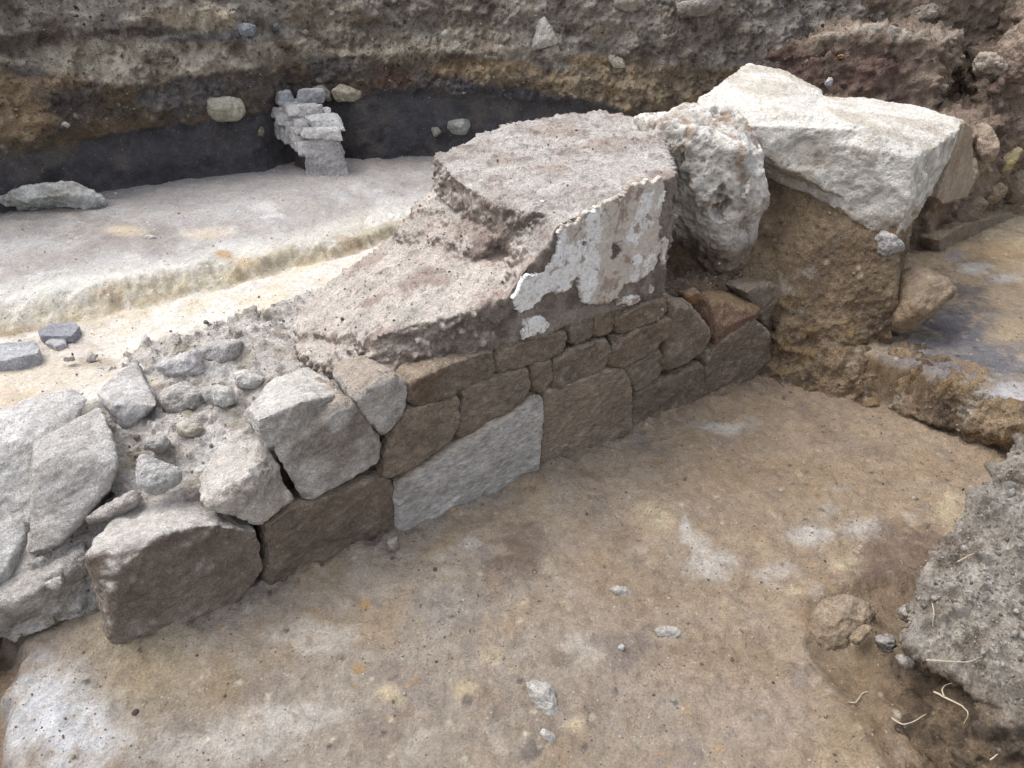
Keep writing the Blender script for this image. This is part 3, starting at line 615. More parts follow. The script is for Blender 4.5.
facing([(283, 447), (318, 421), (343, 405), (357, 405), (372, 425), (383, 448), (382, 465), (349, 482), (318, 500), (306, 501), (289, 470)], GR, .0, alt=C(136, 120, 106), bevel=.022, amp=.010, label='grey angular stone below the rounded pale one')
facing([(357, 399), (375, 384), (392, 376), (406, 385), (408, 403), (397, 425), (386, 441), (365, 420)], GR, .0, bevel=.018, label='grey stone tapering to a point')
o = organic('facing_stone', [[Pn(222, 445, .22), Pn(260, 440, .12), Pn(280, 464, .05), Pn(295, 499, .01), Pn(262, 525, .0), Pn(222, 516, .02), Pn(200, 501, .06), Pn(197, 480, .14), Pn(245, 480, .0), Pn(262, 500, -.01), W(-.05, .3, .25), W(.08, .3, .3)]],
     .0058, rock_disp(.015, 9, 365), rock_col(C(198, 188, 177), C(168, 156, 142), DUST_LIT, 365, .6), M_ROCK, wall); o['label'] = 'rounded dusty cream stone'

# ---- mud mass on the wall, with its plaster -----------------------------------
blk = [(1.49, .004), (1.25, .03), (1.05, .05), (.96, .22), (.97, .5), (1.04, .78), (1.5, .97), (1.97, .94), (1.98, .575), (1.62, .22)]
tz = [.95, .93, .885, .88, .90, .92, .95, .96, .96, .96]
mud_pieces = [
    [W(.99, .22, .82), W(1.06, .78, .82), W(.86, .28, .70), W(.84, .75, .68), W(.86, .3, .5), W(.84, .75, .5), W(1.1, .3, .5), W(1.1, .78, .5), W(.92, .25, .77), W(.95, .78, .76)],
    [W(s, n, z) for (s, n), z in zip(blk, tz)] + [W(s, n, .45) for s, n in blk],
    [W(1.49, .004, .93), W(.84, .004, .53), W(1.49, .004, .53), W(.845, .006, .712), W(1.01, .006, .875), W(1.12, .006, .90), W(1.26, .006, .925), W(1.49, .3, .93), W(1.1, .3, .88), W(.9, .3, .5), W(1.49, .3, .5)],
    [Pn(375, 338, .15), Pn(405, 326, .10), Pn(437, 321, .05), Pn(486, 310, .015), Pn(512, 296, .005), Pn(540, 318, .0), Pn(375, 371, .13), Pn(411, 384, .07), Pn(495, 352, .03), Pn(545, 336, .01), W(1.0, .25, .73), W(1.05, .8, .73), W(.57, .9, .45), W(.36, .72, .43), W(.48, .45, .47),
     W(.52, .26, .44), W(.66, .13, .44), W(.87, .03, .53), W(1.1, .3, .44), W(1.1, .85, .44), W(.59, .9, .42)],
    [Pn(302, 356, .42), Pn(288, 334, .66), Pn(345, 379, .20), Pn(394, 371, .08), Pn(408, 330, .13), Pn(385, 300, .42), W(.35, .4, .38), W(.6, .2, .38), W(.4, .7, .38), W(.6, .7, .38), W(.42, .12, .42)]]
def mud_disp(P, N):
    s, n = to_sn(P)
    front = sstep(.06, .01, n)*sstep(.80, .9, s)*sstep(.5, .56, P[:, 2])
    base = earth_disp(.020, 9, 340, .7)(P, N)
    topf = sstep(.6, .9, N[:, 2])
    base = base*(1 - .45*topf)
    brk = sstep(1.15, 1.0, s)*sstep(.70, .76, P[:, 2])*sstep(.6, .2, N[:, 2])
    return base*(1 - .85*front) + brk*.03*fbm(P, 10, 4, 341) - .004*front
def mud_col(P, N):
    m = fbm(P, 5, 5, 121); m2 = fbm(P, 16, 4, 122); m3 = fbm(P, 34, 3, 123); s, n = to_sn(P)
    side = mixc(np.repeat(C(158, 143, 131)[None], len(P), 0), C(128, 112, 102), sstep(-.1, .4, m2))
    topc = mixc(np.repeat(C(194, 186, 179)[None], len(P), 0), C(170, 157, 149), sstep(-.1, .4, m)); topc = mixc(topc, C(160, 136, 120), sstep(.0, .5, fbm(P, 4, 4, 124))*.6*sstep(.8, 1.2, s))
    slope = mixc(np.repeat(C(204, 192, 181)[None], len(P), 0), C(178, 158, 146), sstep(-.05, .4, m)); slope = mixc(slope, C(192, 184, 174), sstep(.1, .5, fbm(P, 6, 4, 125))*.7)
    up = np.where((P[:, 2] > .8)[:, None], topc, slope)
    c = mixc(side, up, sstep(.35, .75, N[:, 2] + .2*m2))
    c = mixc(c, C(112, 88, 76), sstep(.25, .5, fbm(P, 10, 4, 126))*.4)
    return c*(1 + .16*m3)[:, None]
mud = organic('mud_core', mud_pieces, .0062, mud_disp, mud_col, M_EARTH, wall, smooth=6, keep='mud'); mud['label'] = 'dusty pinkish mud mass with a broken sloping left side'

def in_poly(X, Y, poly):
    r = np.zeros(len(X), bool); n = len(poly)
    for i in range(n):
        x1, y1 = poly[i]; x2, y2 = poly[(i+1) % n]
        c = ((y1 > Y) != (y2 > Y)) & (X < (x2-x1)*(Y-y1)/(y2-y1+1e-12) + x1); r ^= c
    return r
def build_plaster():
    polys = [[(590, 212), (606, 203), (622, 198), (632, 182), (648, 184), (664, 176), (667, 196), (661, 220), (659, 265), (640, 281), (627, 285), (616, 300), (606, 305), (588, 306), (577, 287), (562, 292), (546, 294), (538, 304), (525, 314), (518, 308), (511, 295), (527, 278), (545, 268), (557, 258), (558, 240), (561, 227), (572, 224)],
             [(542, 315), (550, 320), (546, 330), (530, 340), (523, 336), (527, 322)], [(662, 239), (669, 237), (668, 262), (664, 272)], [(617, 300), (632, 296), (641, 295), (640, 305), (624, 311)], [(652, 288), (656, 280), (655, 292), (648, 299)]]
    holes = [[(615, 243), (621, 243), (622, 255), (616, 262), (613, 252)], [(571, 283), (578, 272), (581, 282), (575, 292)]]
    sn_ = lambda pl: [((lambda p: ((p[:2]-A0)@DW, p[2]))(Pn(x, y, -.006))) for x, y in pl]
    st = .0021; ss = np.arange(.80, 1.50, st); zs = np.arange(.54, .96, st); ns, nz = len(ss), len(zs)
    S, Z = np.meshgrid(ss, zs); S = S.ravel(); Z = Z.ravel(); P0 = np.stack([S, Z*0, Z], 1)
    wx = .016*fbm(P0, 18, 5, 131) + .007*fbm(P0, 70, 4, 133); wz = .016*fbm(P0, 18, 5, 132) + .007*fbm(P0, 70, 4, 134)
    inside = np.zeros(len(S), bool)
    for pl in polys: inside |= in_poly(S+wx, Z+wz, sn_(pl))
    for pl in holes: inside &= ~in_poly(S+wx, Z+wz, sn_(pl))
    bl_ = inside.reshape(nz, ns).astype(f32)
    for ax_ in (0, 1):
        bl_ = sum(np.roll(bl_, k, ax_) for k in range(-6, 7))/13
    inside = (bl_.ravel() + .45*fbm(P0, 24, 3, 143) + .60*fbm(P0, 60, 6, 142, gain=.82) - .06 - .4*sstep(.32, .5, fbm(P0, 11, 5, 135, gain=.65))) > .34
    big = fbm(P0, 9, 4, 136); nn = -.0052 - .003*big - .0012*fbm(P0, 40, 3, 137)
    V = A0 + S[:, None]*DW + nn[:, None]*NW; V = np.concatenate([V, Z[:, None]], 1)
    idx = np.arange(ns*nz).reshape(nz, ns); F = np.stack([idx[:-1, :-1], idx[:-1, 1:], idx[1:, 1:], idx[1:, :-1]], -1).reshape(-1, 4)
    F = F[inside[F].all(1)]
    bf = fbm(P0, 8, 6, 138, gain=.68) + .28*sstep(.14, .0, np.abs(S-1.24)) - .25*sstep(1.05, .9, S)
    c = mixc(np.repeat(C(232, 230, 228)[None], len(S), 0), C(198, 184, 170), sstep(-.08, .10, bf)*.9); nn = nn + .0022*sstep(-.12, .06, bf); c = mixc(c, C(160, 138, 120), sstep(.40, .55, bf)*.8)
    V[:, :2] = (A0 + S[:, None]*DW + nn[:, None]*NW); c = mixc(c, C(150, 122, 104), sstep(.3, .55, fbm(P0, 26, 4, 139))*.8)
    c = mixc(c, C(118, 92, 76), sstep(.045, .0, np.abs(fbm(P0*np.array([1, 1, .35]), 16, 4, 140)))*sstep(.1, .4, fbm(P0, 5, 3, 141))*.7)
    used = np.unique(F); remap = -np.ones(len(S), int); remap[used] = np.arange(len(used)); F = remap[F]; V = V[used]; c = c[used]
    n = len(V)
    e = np.sort(np.concatenate([F[:, [0, 1]], F[:, [1, 2]], F[:, [2, 3]], F[:, [3, 0]]]), 1); ed = np.concatenate([F[:, [0, 1]], F[:, [1, 2]], F[:, [2, 3]], F[:, [3, 0]]])
    key = e[:, 0]*n + e[:, 1]; uq, inv, cnt = np.unique(key, return_inverse=True, return_counts=True); bd = ed[cnt[inv] == 1]
    for _ in range(2):
        acc = np.zeros_like(V); ct = np.bincount(bd.ravel(), minlength=n)
        for k in range(3): acc[:, k] = np.bincount(bd[:, 0], V[bd[:, 1], k], n) + np.bincount(bd[:, 1], V[bd[:, 0], k], n)
        b_ = ct == 2; V[b_] = V[b_]*.45 + .55*acc[b_]/2
    bi = np.unique(bd); V[bi, :2] += NW*.005
    back = V.copy(); back[:, :2] += NW*.012
    sides = np.stack([bd[:, 1], bd[:, 0], bd[:, 0]+n, bd[:, 1]+n], 1)
    o = link_mesh('plaster_facing', np.concatenate([V, back]), np.concatenate([F, sides]), np.concatenate([c, c]), M_PLASTER, wall); o['label'] = 'flaking white lime plaster on the mud face'
build_plaster()

# ================================================================== BOULDERS AND STONES
# porous boulder
po = [[Pn(666, 122, .36), Pn(690, 112, .40), Pn(735, 107, .38), Pn(757, 128, .26), Pn(765, 150, .16), Pn(763, 205, .16), Pn(742, 250, .18), Pn(752, 262, .20), Pn(736, 284, .22), Pn(708, 290, .30), Pn(704, 250, .26), Pn(698, 190, .22), Pn(684, 150, .28),
      Pn(712, 160, .20), Pn(742, 150, .12), Pn(755, 195, .11), Pn(735, 215, .12), Pn(722, 245, .17), Pn(715, 200, .18), W(1.85, .7, .6), W(2.2, .6, .6), W(1.85, .6, 1.0), W(2.1, .6, 1.0)],
      [Pn(752, 172, .10), Pn(766, 168, .12), Pn(768, 210, .13), Pn(750, 222, .12), Pn(745, 195, .08), W(2.1, .3, .7), W(2.15, .3, .8)]]
def po_disp(P, N):
    F1, F2, r = worley(P + .02*np.stack([fbm(P, 10, 2, k) for k in (401, 402, 403)], 1), 14, 464)
    d = .026*fbm(P, 6, 5, 405, gain=.6) - .060*sstep(.18, .62, fbm(P*np.array([1, 1, .6]), 9, 4, 465, gain=.6)) + .012*(.5 - np.abs(fbm(P, 5, 4, 466)))*0 - .012*sstep(.55, .08, F1)*(r > .7) + .010*(fbm(P, 13, 4, 406, ridge=True) - .3)
    F1, F2, r = worley(P, 30, 407); return d - .010*sstep(.45, .1, F1)*(r > .65) + .005*fbm(P, 40, 3, 408)
def po_col(P, N):
    m = fbm(P, 8, 4, 409); c = mixc(np.repeat(C(216, 210, 202)[None], len(P), 0), C(182, 174, 164), sstep(-.1, .4, m)); c = mixc(c, C(156, 126, 98), sstep(.15, .45, fbm(P, 12, 4, 410))*.8)
    s, n = to_sn(P)
    c = mixc(c, C(122, 100, 80), sstep(.60, .5, P[:, 2] + .04*m)*.9)
    return c*(1 + .15*fbm(P, 30, 3, 411))[:, None]
tag(organic('porous_boulder', po, .0062, po_disp, po_col, M_LIME, smooth=7), 'knobbly pitted grey boulder wedged between the plastered mass and the big white block', 'boulder')

# big limestone block
bl = [[Pz(697, 98, 1.04), Pz(748, 62, 1.11), Pz(788, 70, 1.08), Pz(822, 90, 1.02), Pz(700, 125, .98), Pf(735, 108, .03), Pf(735, 122, .0), Pf(800, 116, .05), Pf(800, 132, .005), Pf(768, 165, .02), Pf(775, 182, .03), (1.0, 3.5, .6), (1.35, 3.75, .6), Pf(840, 200, .05)],
      [Pz(760, 95, 1.03), Pz(835, 97, .995), Pz(870, 98, .985), Pz(918, 106, .95), Pz(965, 121, .915), Pz(946, 140, .905), Pz(914, 158, .89), Pf(868, 131, .05), Pf(868, 150, .0), Pf(800, 116, .05), Pf(800, 134, .0), Pf(740, 115, .02), Pf(781, 184, .02), Pf(828, 206, .0), Pf(872, 232, .0), Pf(898, 243, .0), Pf(906, 215, .0),
       (1.62, 3.05, .62), (1.80, 3.25, .64), (1.75, 3.45, .65), (1.3, 3.7, .65), (1.0, 3.4, .68)],
      [Pz(768, 98, 1.03), Pz(825, 99, .995), Pz(880, 103, .97), Pf(735, 114, .02), Pf(868, 133, .05), Pz(700, 122, .99), Pf(781, 178, .03), Pf(868, 215, .02), (1.3, 3.5, .7)]]
def bl_disp(P, N):
    d = .007*fbm(P, 4, 4, 421) + .0045*fbm(P, 18, 4, 422) + .002*fbm(P, 60, 3, 436)
    F1, F2, r = worley(P*np.array([1, 1, 1.4]) + .04*np.stack([fbm(P, 6, 3, k) for k in (423, 424, 425)], 1), 6.5, 426)
    side = sstep(.75, .35, N[:, 2]); d = d + side*(.026*(r-.6)*sstep(0, .3, F2-F1) + .004*fbm(P, 11, 4, 435))
    low = sstep(.80, .62, P[:, 2]); d = d + low*side*(.025*fbm(P, 9, 4, 427) - .01)
    F1, F2, r = worley(P, 28, 428); return d - side*.006*sstep(.4, .1, F1)*(r > .6) + .003*fbm(P, 45, 3, 429)
def bl_col(P, N):
    m = fbm(P, 5, 5, 431); m2 = fbm(P, 14, 4, 432)
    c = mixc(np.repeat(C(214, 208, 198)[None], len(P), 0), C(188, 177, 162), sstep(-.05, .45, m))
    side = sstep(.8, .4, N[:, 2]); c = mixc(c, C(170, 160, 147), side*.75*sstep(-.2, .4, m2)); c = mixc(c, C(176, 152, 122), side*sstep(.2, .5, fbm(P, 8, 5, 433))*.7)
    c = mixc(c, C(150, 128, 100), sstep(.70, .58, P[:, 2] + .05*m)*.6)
    return c*(1 + .08*fbm(P, 34, 3, 434))[:, None]
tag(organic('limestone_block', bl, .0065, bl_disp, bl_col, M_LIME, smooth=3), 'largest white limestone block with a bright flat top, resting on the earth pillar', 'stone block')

def loose(name, pts, base, label, cat='stone', alt=None, dust=DUST_LIT, amp=.008, sc=9, vox=.006, mat=None, group=None, chips=.5, dust_amt=.5, smooth=2):
    sd = nseed(); pcs = pts if isinstance(pts[0], list) else [pts]
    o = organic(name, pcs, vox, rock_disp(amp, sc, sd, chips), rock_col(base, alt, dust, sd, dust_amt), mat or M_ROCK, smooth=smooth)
    return tag(o, label, cat, group)
def bstone(name, outline, w, t, base, label, cat='stone', vox=None, sink=.25, **kw):
    fw = np.array([0, math.cos(PITCH), -math.sin(PITCH)])
    P = [Pw(x, y, w) for x, y in outline]; size = max(np.linalg.norm(a-b) for a in P for b in P)
    P = chaikin(P, 1, .14); w2 = fw*t*sink; P = [p + w2 for p in P]
    fr = [p - fw*t for p in inset(P, size*.24)] + [p - fw*t*.6 for p in inset(P, size*.09)]; bk2 = [p + fw*t for p in inset(P, size*.10)]
    return loose(name, P + fr + bk2, base, label, cat, vox=vox or max(.0035, min(.007, size/45)), amp=kw.pop('amp', size*.06), sc=kw.pop('sc', 1.7/size), **kw)
def wz(x, y, z): return depth_of(Pz(x, y, z))
def wn(x, y, n): return depth_of(Pn(x, y, n))
def wsec(x, y, out=0.0):
    u, z = Psec(x, y); i = int(np.argmin(np.abs(PU-u))); zz = np.array([z]); P0 = np.array([[PQ[i, 0], PQ[i, 1], z]])
    off = float(section_offset(P0, np.array([u]), zz)[0][0]); tv = PQ[min(i+1, len(PQ)-1)] - PQ[i-1]; tv = tv/np.linalg.norm(tv); nb = np.array([-tv[1], tv[0]])
    r = ray(x, y); q = PQ[i] + nb*(off - out); t = np.hypot(*q)/math.hypot(r[0], r[1]); return t*FOC

# big stones at the left end
dn = lambda L, z: [np.array([p[0], p[1], z]) for p in L]
t1 = [Pz(74, 388, .44), Pz(88, 398, .43), Pz(20, 399, .44), Pz(-90, 440, .44), Pz(26, 446, .39), Pz(18, 500, .30), Pz(6, 572, .19), Pz(-60, 605, .18), Pz(-120, 520, .36)]
loose('boulder', t1 + [Pz(15, 588, .1), Pz(-60, 620, .08), Pz(70, 430, .25)] + dn([t1[0], t1[2], t1[3]], .05), C(220, 216, 212), 'broad white boulder at the left edge behind the brown corner block', 'boulder', alt=C(182, 174, 168), dust=C(222, 218, 214), amp=.014, sc=5, vox=.007)
t2 = [Pz(33, 443, .405), Pz(37, 461, .385), Pz(73, 449, .39), Pz(101, 404, .43), Pz(108, 420, .41), Pz(118, 462, .35), Pz(112, 490, .28), Pz(88, 517, .22), Pz(45, 520, .21), Pz(38, 490, .30), Pz(25, 555, .17), Pz(60, 545, .19)]
CAMP = np.array([0, 0, CAMH]); t2 = [CAMP + (p - CAMP)*.972 for p in t2]
loose('boulder', t2 + [p + np.array([NW[0]*.2, NW[1]*.2, -.12]) for p in t2], C(194, 188, 182), 'grey faceted block leaning on the front of the white boulder', 'boulder', alt=C(172, 164, 156), dust=C(206, 202, 198), amp=.010, sc=6, vox=.0065)
t3 = [Pz(0, 610, .12), Pz(33, 594, .14), Pz(60, 570, .17), Pz(85, 546, .2), Pz(92, 566, .15), Pz(90, 583, .09), Pz(56, 610, .05), Pz(6, 628, .03), Pz(-70, 645, .03), Pz(-70, 620, .12)]
loose('slab', t3 + [p + np.array([NW[0]*.25, NW[1]*.25, -.06]) for p in t3], C(196, 188, 180), 'low thin slab tucked under the white boulder beside the trench floor', 'stone slab', alt=C(150, 140, 130), amp=.012, sc=8)
bstone('stone', [(140, 468), (143, 453), (160, 459), (186, 468), (185, 484), (154, 496), (142, 488)], wn(160, 475, .20), .035, C(200, 197, 193), 'small triangular white stone above the brown corner block', sink=-.5, dust_amt=.2)
bstone('stone', [(88, 517), (104, 505), (137, 489), (145, 497), (134, 510), (117, 522), (95, 523)], wn(115, 508, .24), .03, C(172, 162, 156), 'narrow pinkish grey stone wedged behind the brown corner block', sink=-.6)
bstone('stone', [(144, 436), (162, 434), (171, 447), (160, 454), (143, 449)], wn(157, 444, .32), .03, C(160, 154, 150), 'little grey stone above the triangular white one')
# rubble on the wall top
def grow(o, k=1.18):
    c = np.mean(o, 0); return [tuple(c + (np.array(p)-c)*k) for p in o]
RG = 'loose rubble stones on the ruined wall top'
loose('stone', [Pz(95, 393, .44), Pz(136, 359, .47), Pz(143, 382, .45), Pz(158, 405, .43), Pz(150, 412, .38), Pz(125, 427, .37), Pz(116, 423, .37), Pz(98, 400, .40), Pz(112, 404, .44), Pz(122, 424, .36), Pz(140, 420, .3), Pz(125, 395, .36), Pz(150, 385, .36), Pz(120, 395, .30)],
      C(202, 199, 199), 'jagged pointed grey rubble block with a cream ridge, beside the white boulder', alt=C(160, 154, 150), group=RG, amp=.010)
bstone('stone', grow([(158, 366), (180, 356), (197, 351), (207, 374), (190, 380), (172, 377)]), wz(182, 368, .43), .04, C(204, 199, 200), 'flat lilac grey rubble block by the cream terrace', group=RG, sink=-.35)
bstone('stone', grow([(203, 349), (216, 342), (242, 341), (238, 358), (222, 370), (208, 364)]), wz(222, 356, .43), .04, C(198, 191, 190), 'cracked grey rubble block next to the pinkish mud slope', group=RG, sink=-.35)
bstone('stone', grow([(205, 388), (218, 384), (234, 389), (234, 402), (222, 408), (207, 398)]), wz(220, 397, .43), .03, C(206, 202, 194), 'bright white chip of rubble near the rounded pale stone', group=RG, sink=-.35)
bstone('stone', grow([(236, 374), (248, 370), (264, 379), (258, 388), (240, 388)]), wz(250, 380, .44), .03, C(206, 201, 196), 'pale rubble stone half buried between white chip and mud slope', group=RG, sink=-.35)
bstone('stone', grow([(165, 392), (185, 383), (205, 392), (200, 408), (178, 414), (164, 405)]), wz(184, 400, .40), .035, C(196, 189, 183), 'rounded dusty rubble stone with a curved pale edge', group=RG, sink=-.35)
bstone('stone', grow([(178, 424), (192, 419), (204, 427), (198, 436), (182, 435)]), wz(190, 428, .38), .025, C(196, 186, 164), 'small cream yellow rubble stone above the dusty cream facing stone', group=RG, sink=-.35)

# stones on the terrace
bstone('stone', [(-6, 200), (20, 192), (42, 190), (60, 186), (80, 183), (100, 190), (111, 204), (92, 212), (50, 212), (5, 212)], wz(60, 208, .5), .10, C(196, 198, 196), 'grey white boulder lying on the terrace against the charcoal earth', 'boulder', alt=C(160, 156, 140), amp=.025, sc=7, sink=-.35)
bstone('stone', [(140, 237), (148, 234), (157, 237), (150, 241), (142, 240)], wz(148, 239, .5), .012, C(212, 210, 204), 'tiny white stone alone on the grey terrace')
def flat(name, outline, z, th, base, label, **kw):
    P = [Pz(x, y, z + th) for x, y in outline]
    return loose(name, P + [np.array([p[0], p[1], z-.02]) for p in inset(P, .004)], base, label, kw.pop('cat', 'stone slab'), amp=.004, vox=.005, smooth=1, **kw)
flat('slab', [(-30, 345), (0, 343), (34, 341), (40, 348), (38, 353), (0, 361), (-30, 366)], .42, .045, C(184, 186, 192), 'flat grey slab at the left edge of the cream terrace', dust_amt=.2)
flat('slab', [(38, 331), (52, 323), (76, 322), (80, 326), (72, 336), (55, 336), (40, 336)], .42, .03, C(158, 160, 172), 'blue grey dark flat slab with a chipped corner on the cream terrace', dust_amt=.1)
flat('slab', [(44, 342), (52, 337), (66, 338), (66, 343), (56, 346)], .42, .018, C(184, 180, 184), 'smallest flat grey slab between two larger ones on the terrace', dust_amt=.1)

# stub wall standing on the terrace against the section
stub = empty('stub_wall', Pz(320, 172, .5)); tag(stub, 'short grey stub of rubble wall standing against the charcoal earth face', 'wall')
e0, e1 = Pz(308, 177, .5), Pz(349, 176, .5)
b0, b1 = Pz(283, 166, .5), Pz(327, 163, .5)
def lerp(a, b, t): return a + (b-a)*t
ax = (b0[:2]-e0[:2]); axn = ax/np.linalg.norm(ax)
def SW(a, c, z):                           # a along the stub (0 near, 1 far), c across, z above terrace
    q = lerp(lerp(e0, e1, c), lerp(b0, b1, c), a); return np.array([q[0], q[1], .5+z])
def zpx(x, y, a, c):                       # height at which the pixel meets the stub's line
    q = SW(a, c, 0); r = ray(x, y); t = math.hypot(q[0], q[1])/math.hypot(r[0], r[1]); return CAMH + r[2]*t - .5
hn, hf = zpx(325, 134, 0.02, .5), zpx(296, 90, 1, .4)
organic('mortar_core', [[SW(0, -.05, -.03), SW(0, 1.05, -.03), SW(0.04, .0, hn*.86), SW(.04, .85, hn*.9), SW(.35, .35, -.03), SW(.35, .3, hn*.7), SW(.3, 1, -.03), SW(.3, 1, hn*.9)],
       [SW(.1, .2, hn*.45), SW(.1, .85, hn*.4), SW(.1, .2, hn*.9), SW(.1, .9, hn*.9), SW(1, .1, hf*.5), SW(1, .9, hf*.5), SW(1, .1, hf*.9), SW(1, .9, hf*.9), SW(.5, .1, hn*.45)]], .007,
       earth_disp(.010, 11, 440, .6), rock_col(C(196, 192, 192), C(172, 166, 166), C(206, 202, 202), 441), M_EARTH, stub)
organic('earth_footing', [[SW(.15, .25, -.03), SW(.15, .85, -.03), SW(1, .25, -.03), SW(1, .85, -.03), SW(.15, .3, hn*.6), SW(.15, .85, hn*.6), SW(1, .3, hf*.6), SW(1, .85, hf*.6)]], .009,
       earth_disp(.008, 12, 442, .4), rock_col(C(92, 80, 76), C(74, 66, 64), None, 443), M_EARTH, stub)
def sst(kind, a0, a1, c0, c1, z0, z1, base, label=None):
    sd = nseed(); jr = np.random.default_rng(sd); J = lambda k: jr.uniform(-k, k); dz = J(.012); pts = [SW(a+J(.05), c+J(.09), z+J(.016)+dz) for a, c, z in ((a0, c0, z0), (a1, c0, z0), (a0, c1, z0), (a1, c1, z0), (a0+.02, c0+.05, z1), (a1, c0+.03, z1), (a0, c1-.04, z1), (a1-.02, c1-.02, z1))]
    o = organic(kind, [pts], .006, rock_disp(.009, 13, sd), rock_col(base, None, C(188, 184, 182), sd, .5), M_ROCK, stub)
    if label: o['label'] = label
hz = lambda a: hn + (hf-hn)*a
G1, G2, G3 = C(216, 212, 210), C(206, 204, 206), C(198, 194, 192)
sst('capping_stone', .0, .20, .08, .98, hz(.1)*.80, hz(.1)*1.02, G1); sst('capping_stone', .20, .50, .35, 1.08, hz(.3)*.82, hz(.3)*1.03, G2, 'flat grey capping slab')
sst('capping_stone', .50, .80, .10, .85, hz(.6)*.84, hz(.6)*1.02, G1); sst('capping_stone', .22, .48, .02, .36, hz(.3)*.80, hz(.3)*.96, G3)
sst('capping_stone', .84, 1.0, -.02, .40, hz(.9)*.84, hz(.9)*1.03, C(180, 184, 190), 'blue grey capping stone'); sst('capping_stone', .82, 1.02, .45, 1.0, hz(.9)*.84, hz(.9)*1.04, C(180, 182, 188)); sst('capping_stone', .55, .8, .86, 1.05, hz(.6)*.82, hz(.6)*.96, G3)
for a0, a1, z0, z1 in ((.05, .20, .42, .8), (.21, .36, .46, .78), (.37, .50, .42, .8), (.52, .64, .44, .8), (.66, .80, .40, .62), (.66, .82, .64, .84), (.83, .99, .42, .64), (.84, 1.0, .66, .84)):
    sst('side_stone', a0, a1, -.08, .25, hz((a0+a1)/2)*z0, hz((a0+a1)/2)*z1, random.choice((G1, G2, G3)))

# stones stuck in the back section
SG = 'stones stuck in the layered earth face'
for outl, base, lab, t in (
    ([(200, 103), (205, 97), (222, 94), (240, 97), (246, 108), (240, 119), (222, 121), (205, 116)], C(186, 180, 158), 'cream pitted stone jutting out just above the charcoal layer, with no neighbours', .06),
    ([(329, 90), (340, 80), (352, 83), (366, 92), (362, 98), (348, 102), (334, 99)], C(184, 174, 148), 'yellowish cream stone beside the far end of the stub wall', .05),
    ([(310, 87), (322, 84), (332, 92), (330, 100), (316, 98)], C(166, 158, 146), 'greyer stone touching the far end of the stub wall', .05),
    ([(530, 46), (537, 20), (546, 14), (556, 38), (560, 42), (548, 48), (532, 50)], C(184, 178, 166), 'upright wedge shaped pale stone in the brown earth above the mud mass', .04),
    ([(232, 26), (246, 22), (256, 25), (254, 34), (243, 36), (236, 32)], C(140, 146, 156), 'blue grey chip of slate in the sandy top layer', .03),
    ([(66, 14), (75, 10), (78, 15), (70, 17)], C(196, 194, 188), 'tiny white chip high in the brown earth on the left', .02),
    ([(59, 124), (64, 121), (69, 124), (66, 128), (60, 128)], C(200, 196, 184), 'small white chip in the brown and ochre layer', .02),
    ([(446, 122), (452, 119), (468, 118), (471, 124), (466, 134), (452, 133), (447, 128)], C(168, 172, 162), 'greenish white stone low in the dark earth behind the mud mass', .05),
    ([(430, 128), (438, 126), (442, 132), (434, 137)], C(170, 166, 156), 'small pale stone next to the greenish white one', .03),
    ([(258, 130), (262, 125), (264, 132), (262, 136), (257, 135)], C(150, 138, 120), 'lone tan pebble in the charcoal layer beside the stub wall', .025),
    ([(272, 24), (278, 23), (279, 29), (273, 31)], C(120, 126, 136), 'small dark blue grey chip beside the slate chip', .02),
    ([(440, 32), (447, 29), (450, 35), (443, 38)], C(186, 180, 166), 'pale pebble, highest of a close cluster', .02),
    ([(431, 38), (436, 36), (438, 43), (432, 45)], C(180, 172, 156), 'pale pebble on the lower side of a close cluster', .02),
    ([(676, 2), (700, -4), (722, 0), (716, 12), (690, 16), (678, 10)], C(160, 150, 138), 'dusty brown stone at the upper edge of the earth face', .06),
    ([(612, -4), (640, -6), (648, 4), (630, 10), (614, 6)], C(170, 160, 146), 'pale flat stone at the upper edge of the earth face', .05),
    ([(606, 56), (612, 50), (624, 58), (626, 68), (614, 68)], C(184, 176, 158), 'cream lump in the ochre layer', .03)):
    cx, cy = np.mean(outl, 0)
    bstone('stone', outl, wsec(cx, cy, .012), t, base, lab, group=SG, dust_amt=.2)

# right back stones
bstone('stone', [(888, 300), (895, 278), (908, 266), (922, 262), (945, 272), (960, 290), (950, 302), (937, 311), (931, 322), (906, 335), (886, 328)], depth_of(Pl(915, 300, (1.35, 2.98), (1.75, 2.84))), .13, C(166, 142, 112), 'rounded tan stone sticking out of the foot of the earth pillar', 'stone', dust=DUST_LIT_B, alt=C(138, 112, 82), amp=.014, sc=7)
bstone('stone', [(812, 242), (819, 239), (831, 243), (830, 252), (820, 254), (813, 250)], depth_of(Pf(822, 247, .02)), .03, C(196, 186, 158), 'small cream stone stuck in the front of the earth pillar', sink=-.7)
bstone('stone', [(872, 236), (880, 232), (896, 240), (900, 250), (886, 258), (874, 254)], depth_of(Pf(885, 246, .03)), .05, C(186, 182, 178), 'grey white lump hanging below the corner of the big block', amp=.012, sc=14, sink=-.7)
sl = [(966, 121), (973, 127), (974, 183), (968, 197), (943, 205), (937, 198), (950, 160)]
SA, SB = (1.70, 3.15), (2.12, 3.62)
P = [Pl(x, y, SA, SB) for x, y in sl]; loose('slab', inset(P, .003) + [p + np.array([-.05, .05, 0]) for p in P] + [p + np.array([-.025, .025, 0]) for p in P], C(178, 158, 134), 'smooth tan upright slab against the right side of the big white block', 'stone slab', alt=C(160, 138, 114), dust=DUST_LIT_B, amp=.004, sc=6, vox=.006)
def Pb(x, y, out=0.0):
    p = Pl(x, y, (2.22, 3.92), (2.98, 4.55)); p[:2] += np.array([.64, -.77])*out; return p
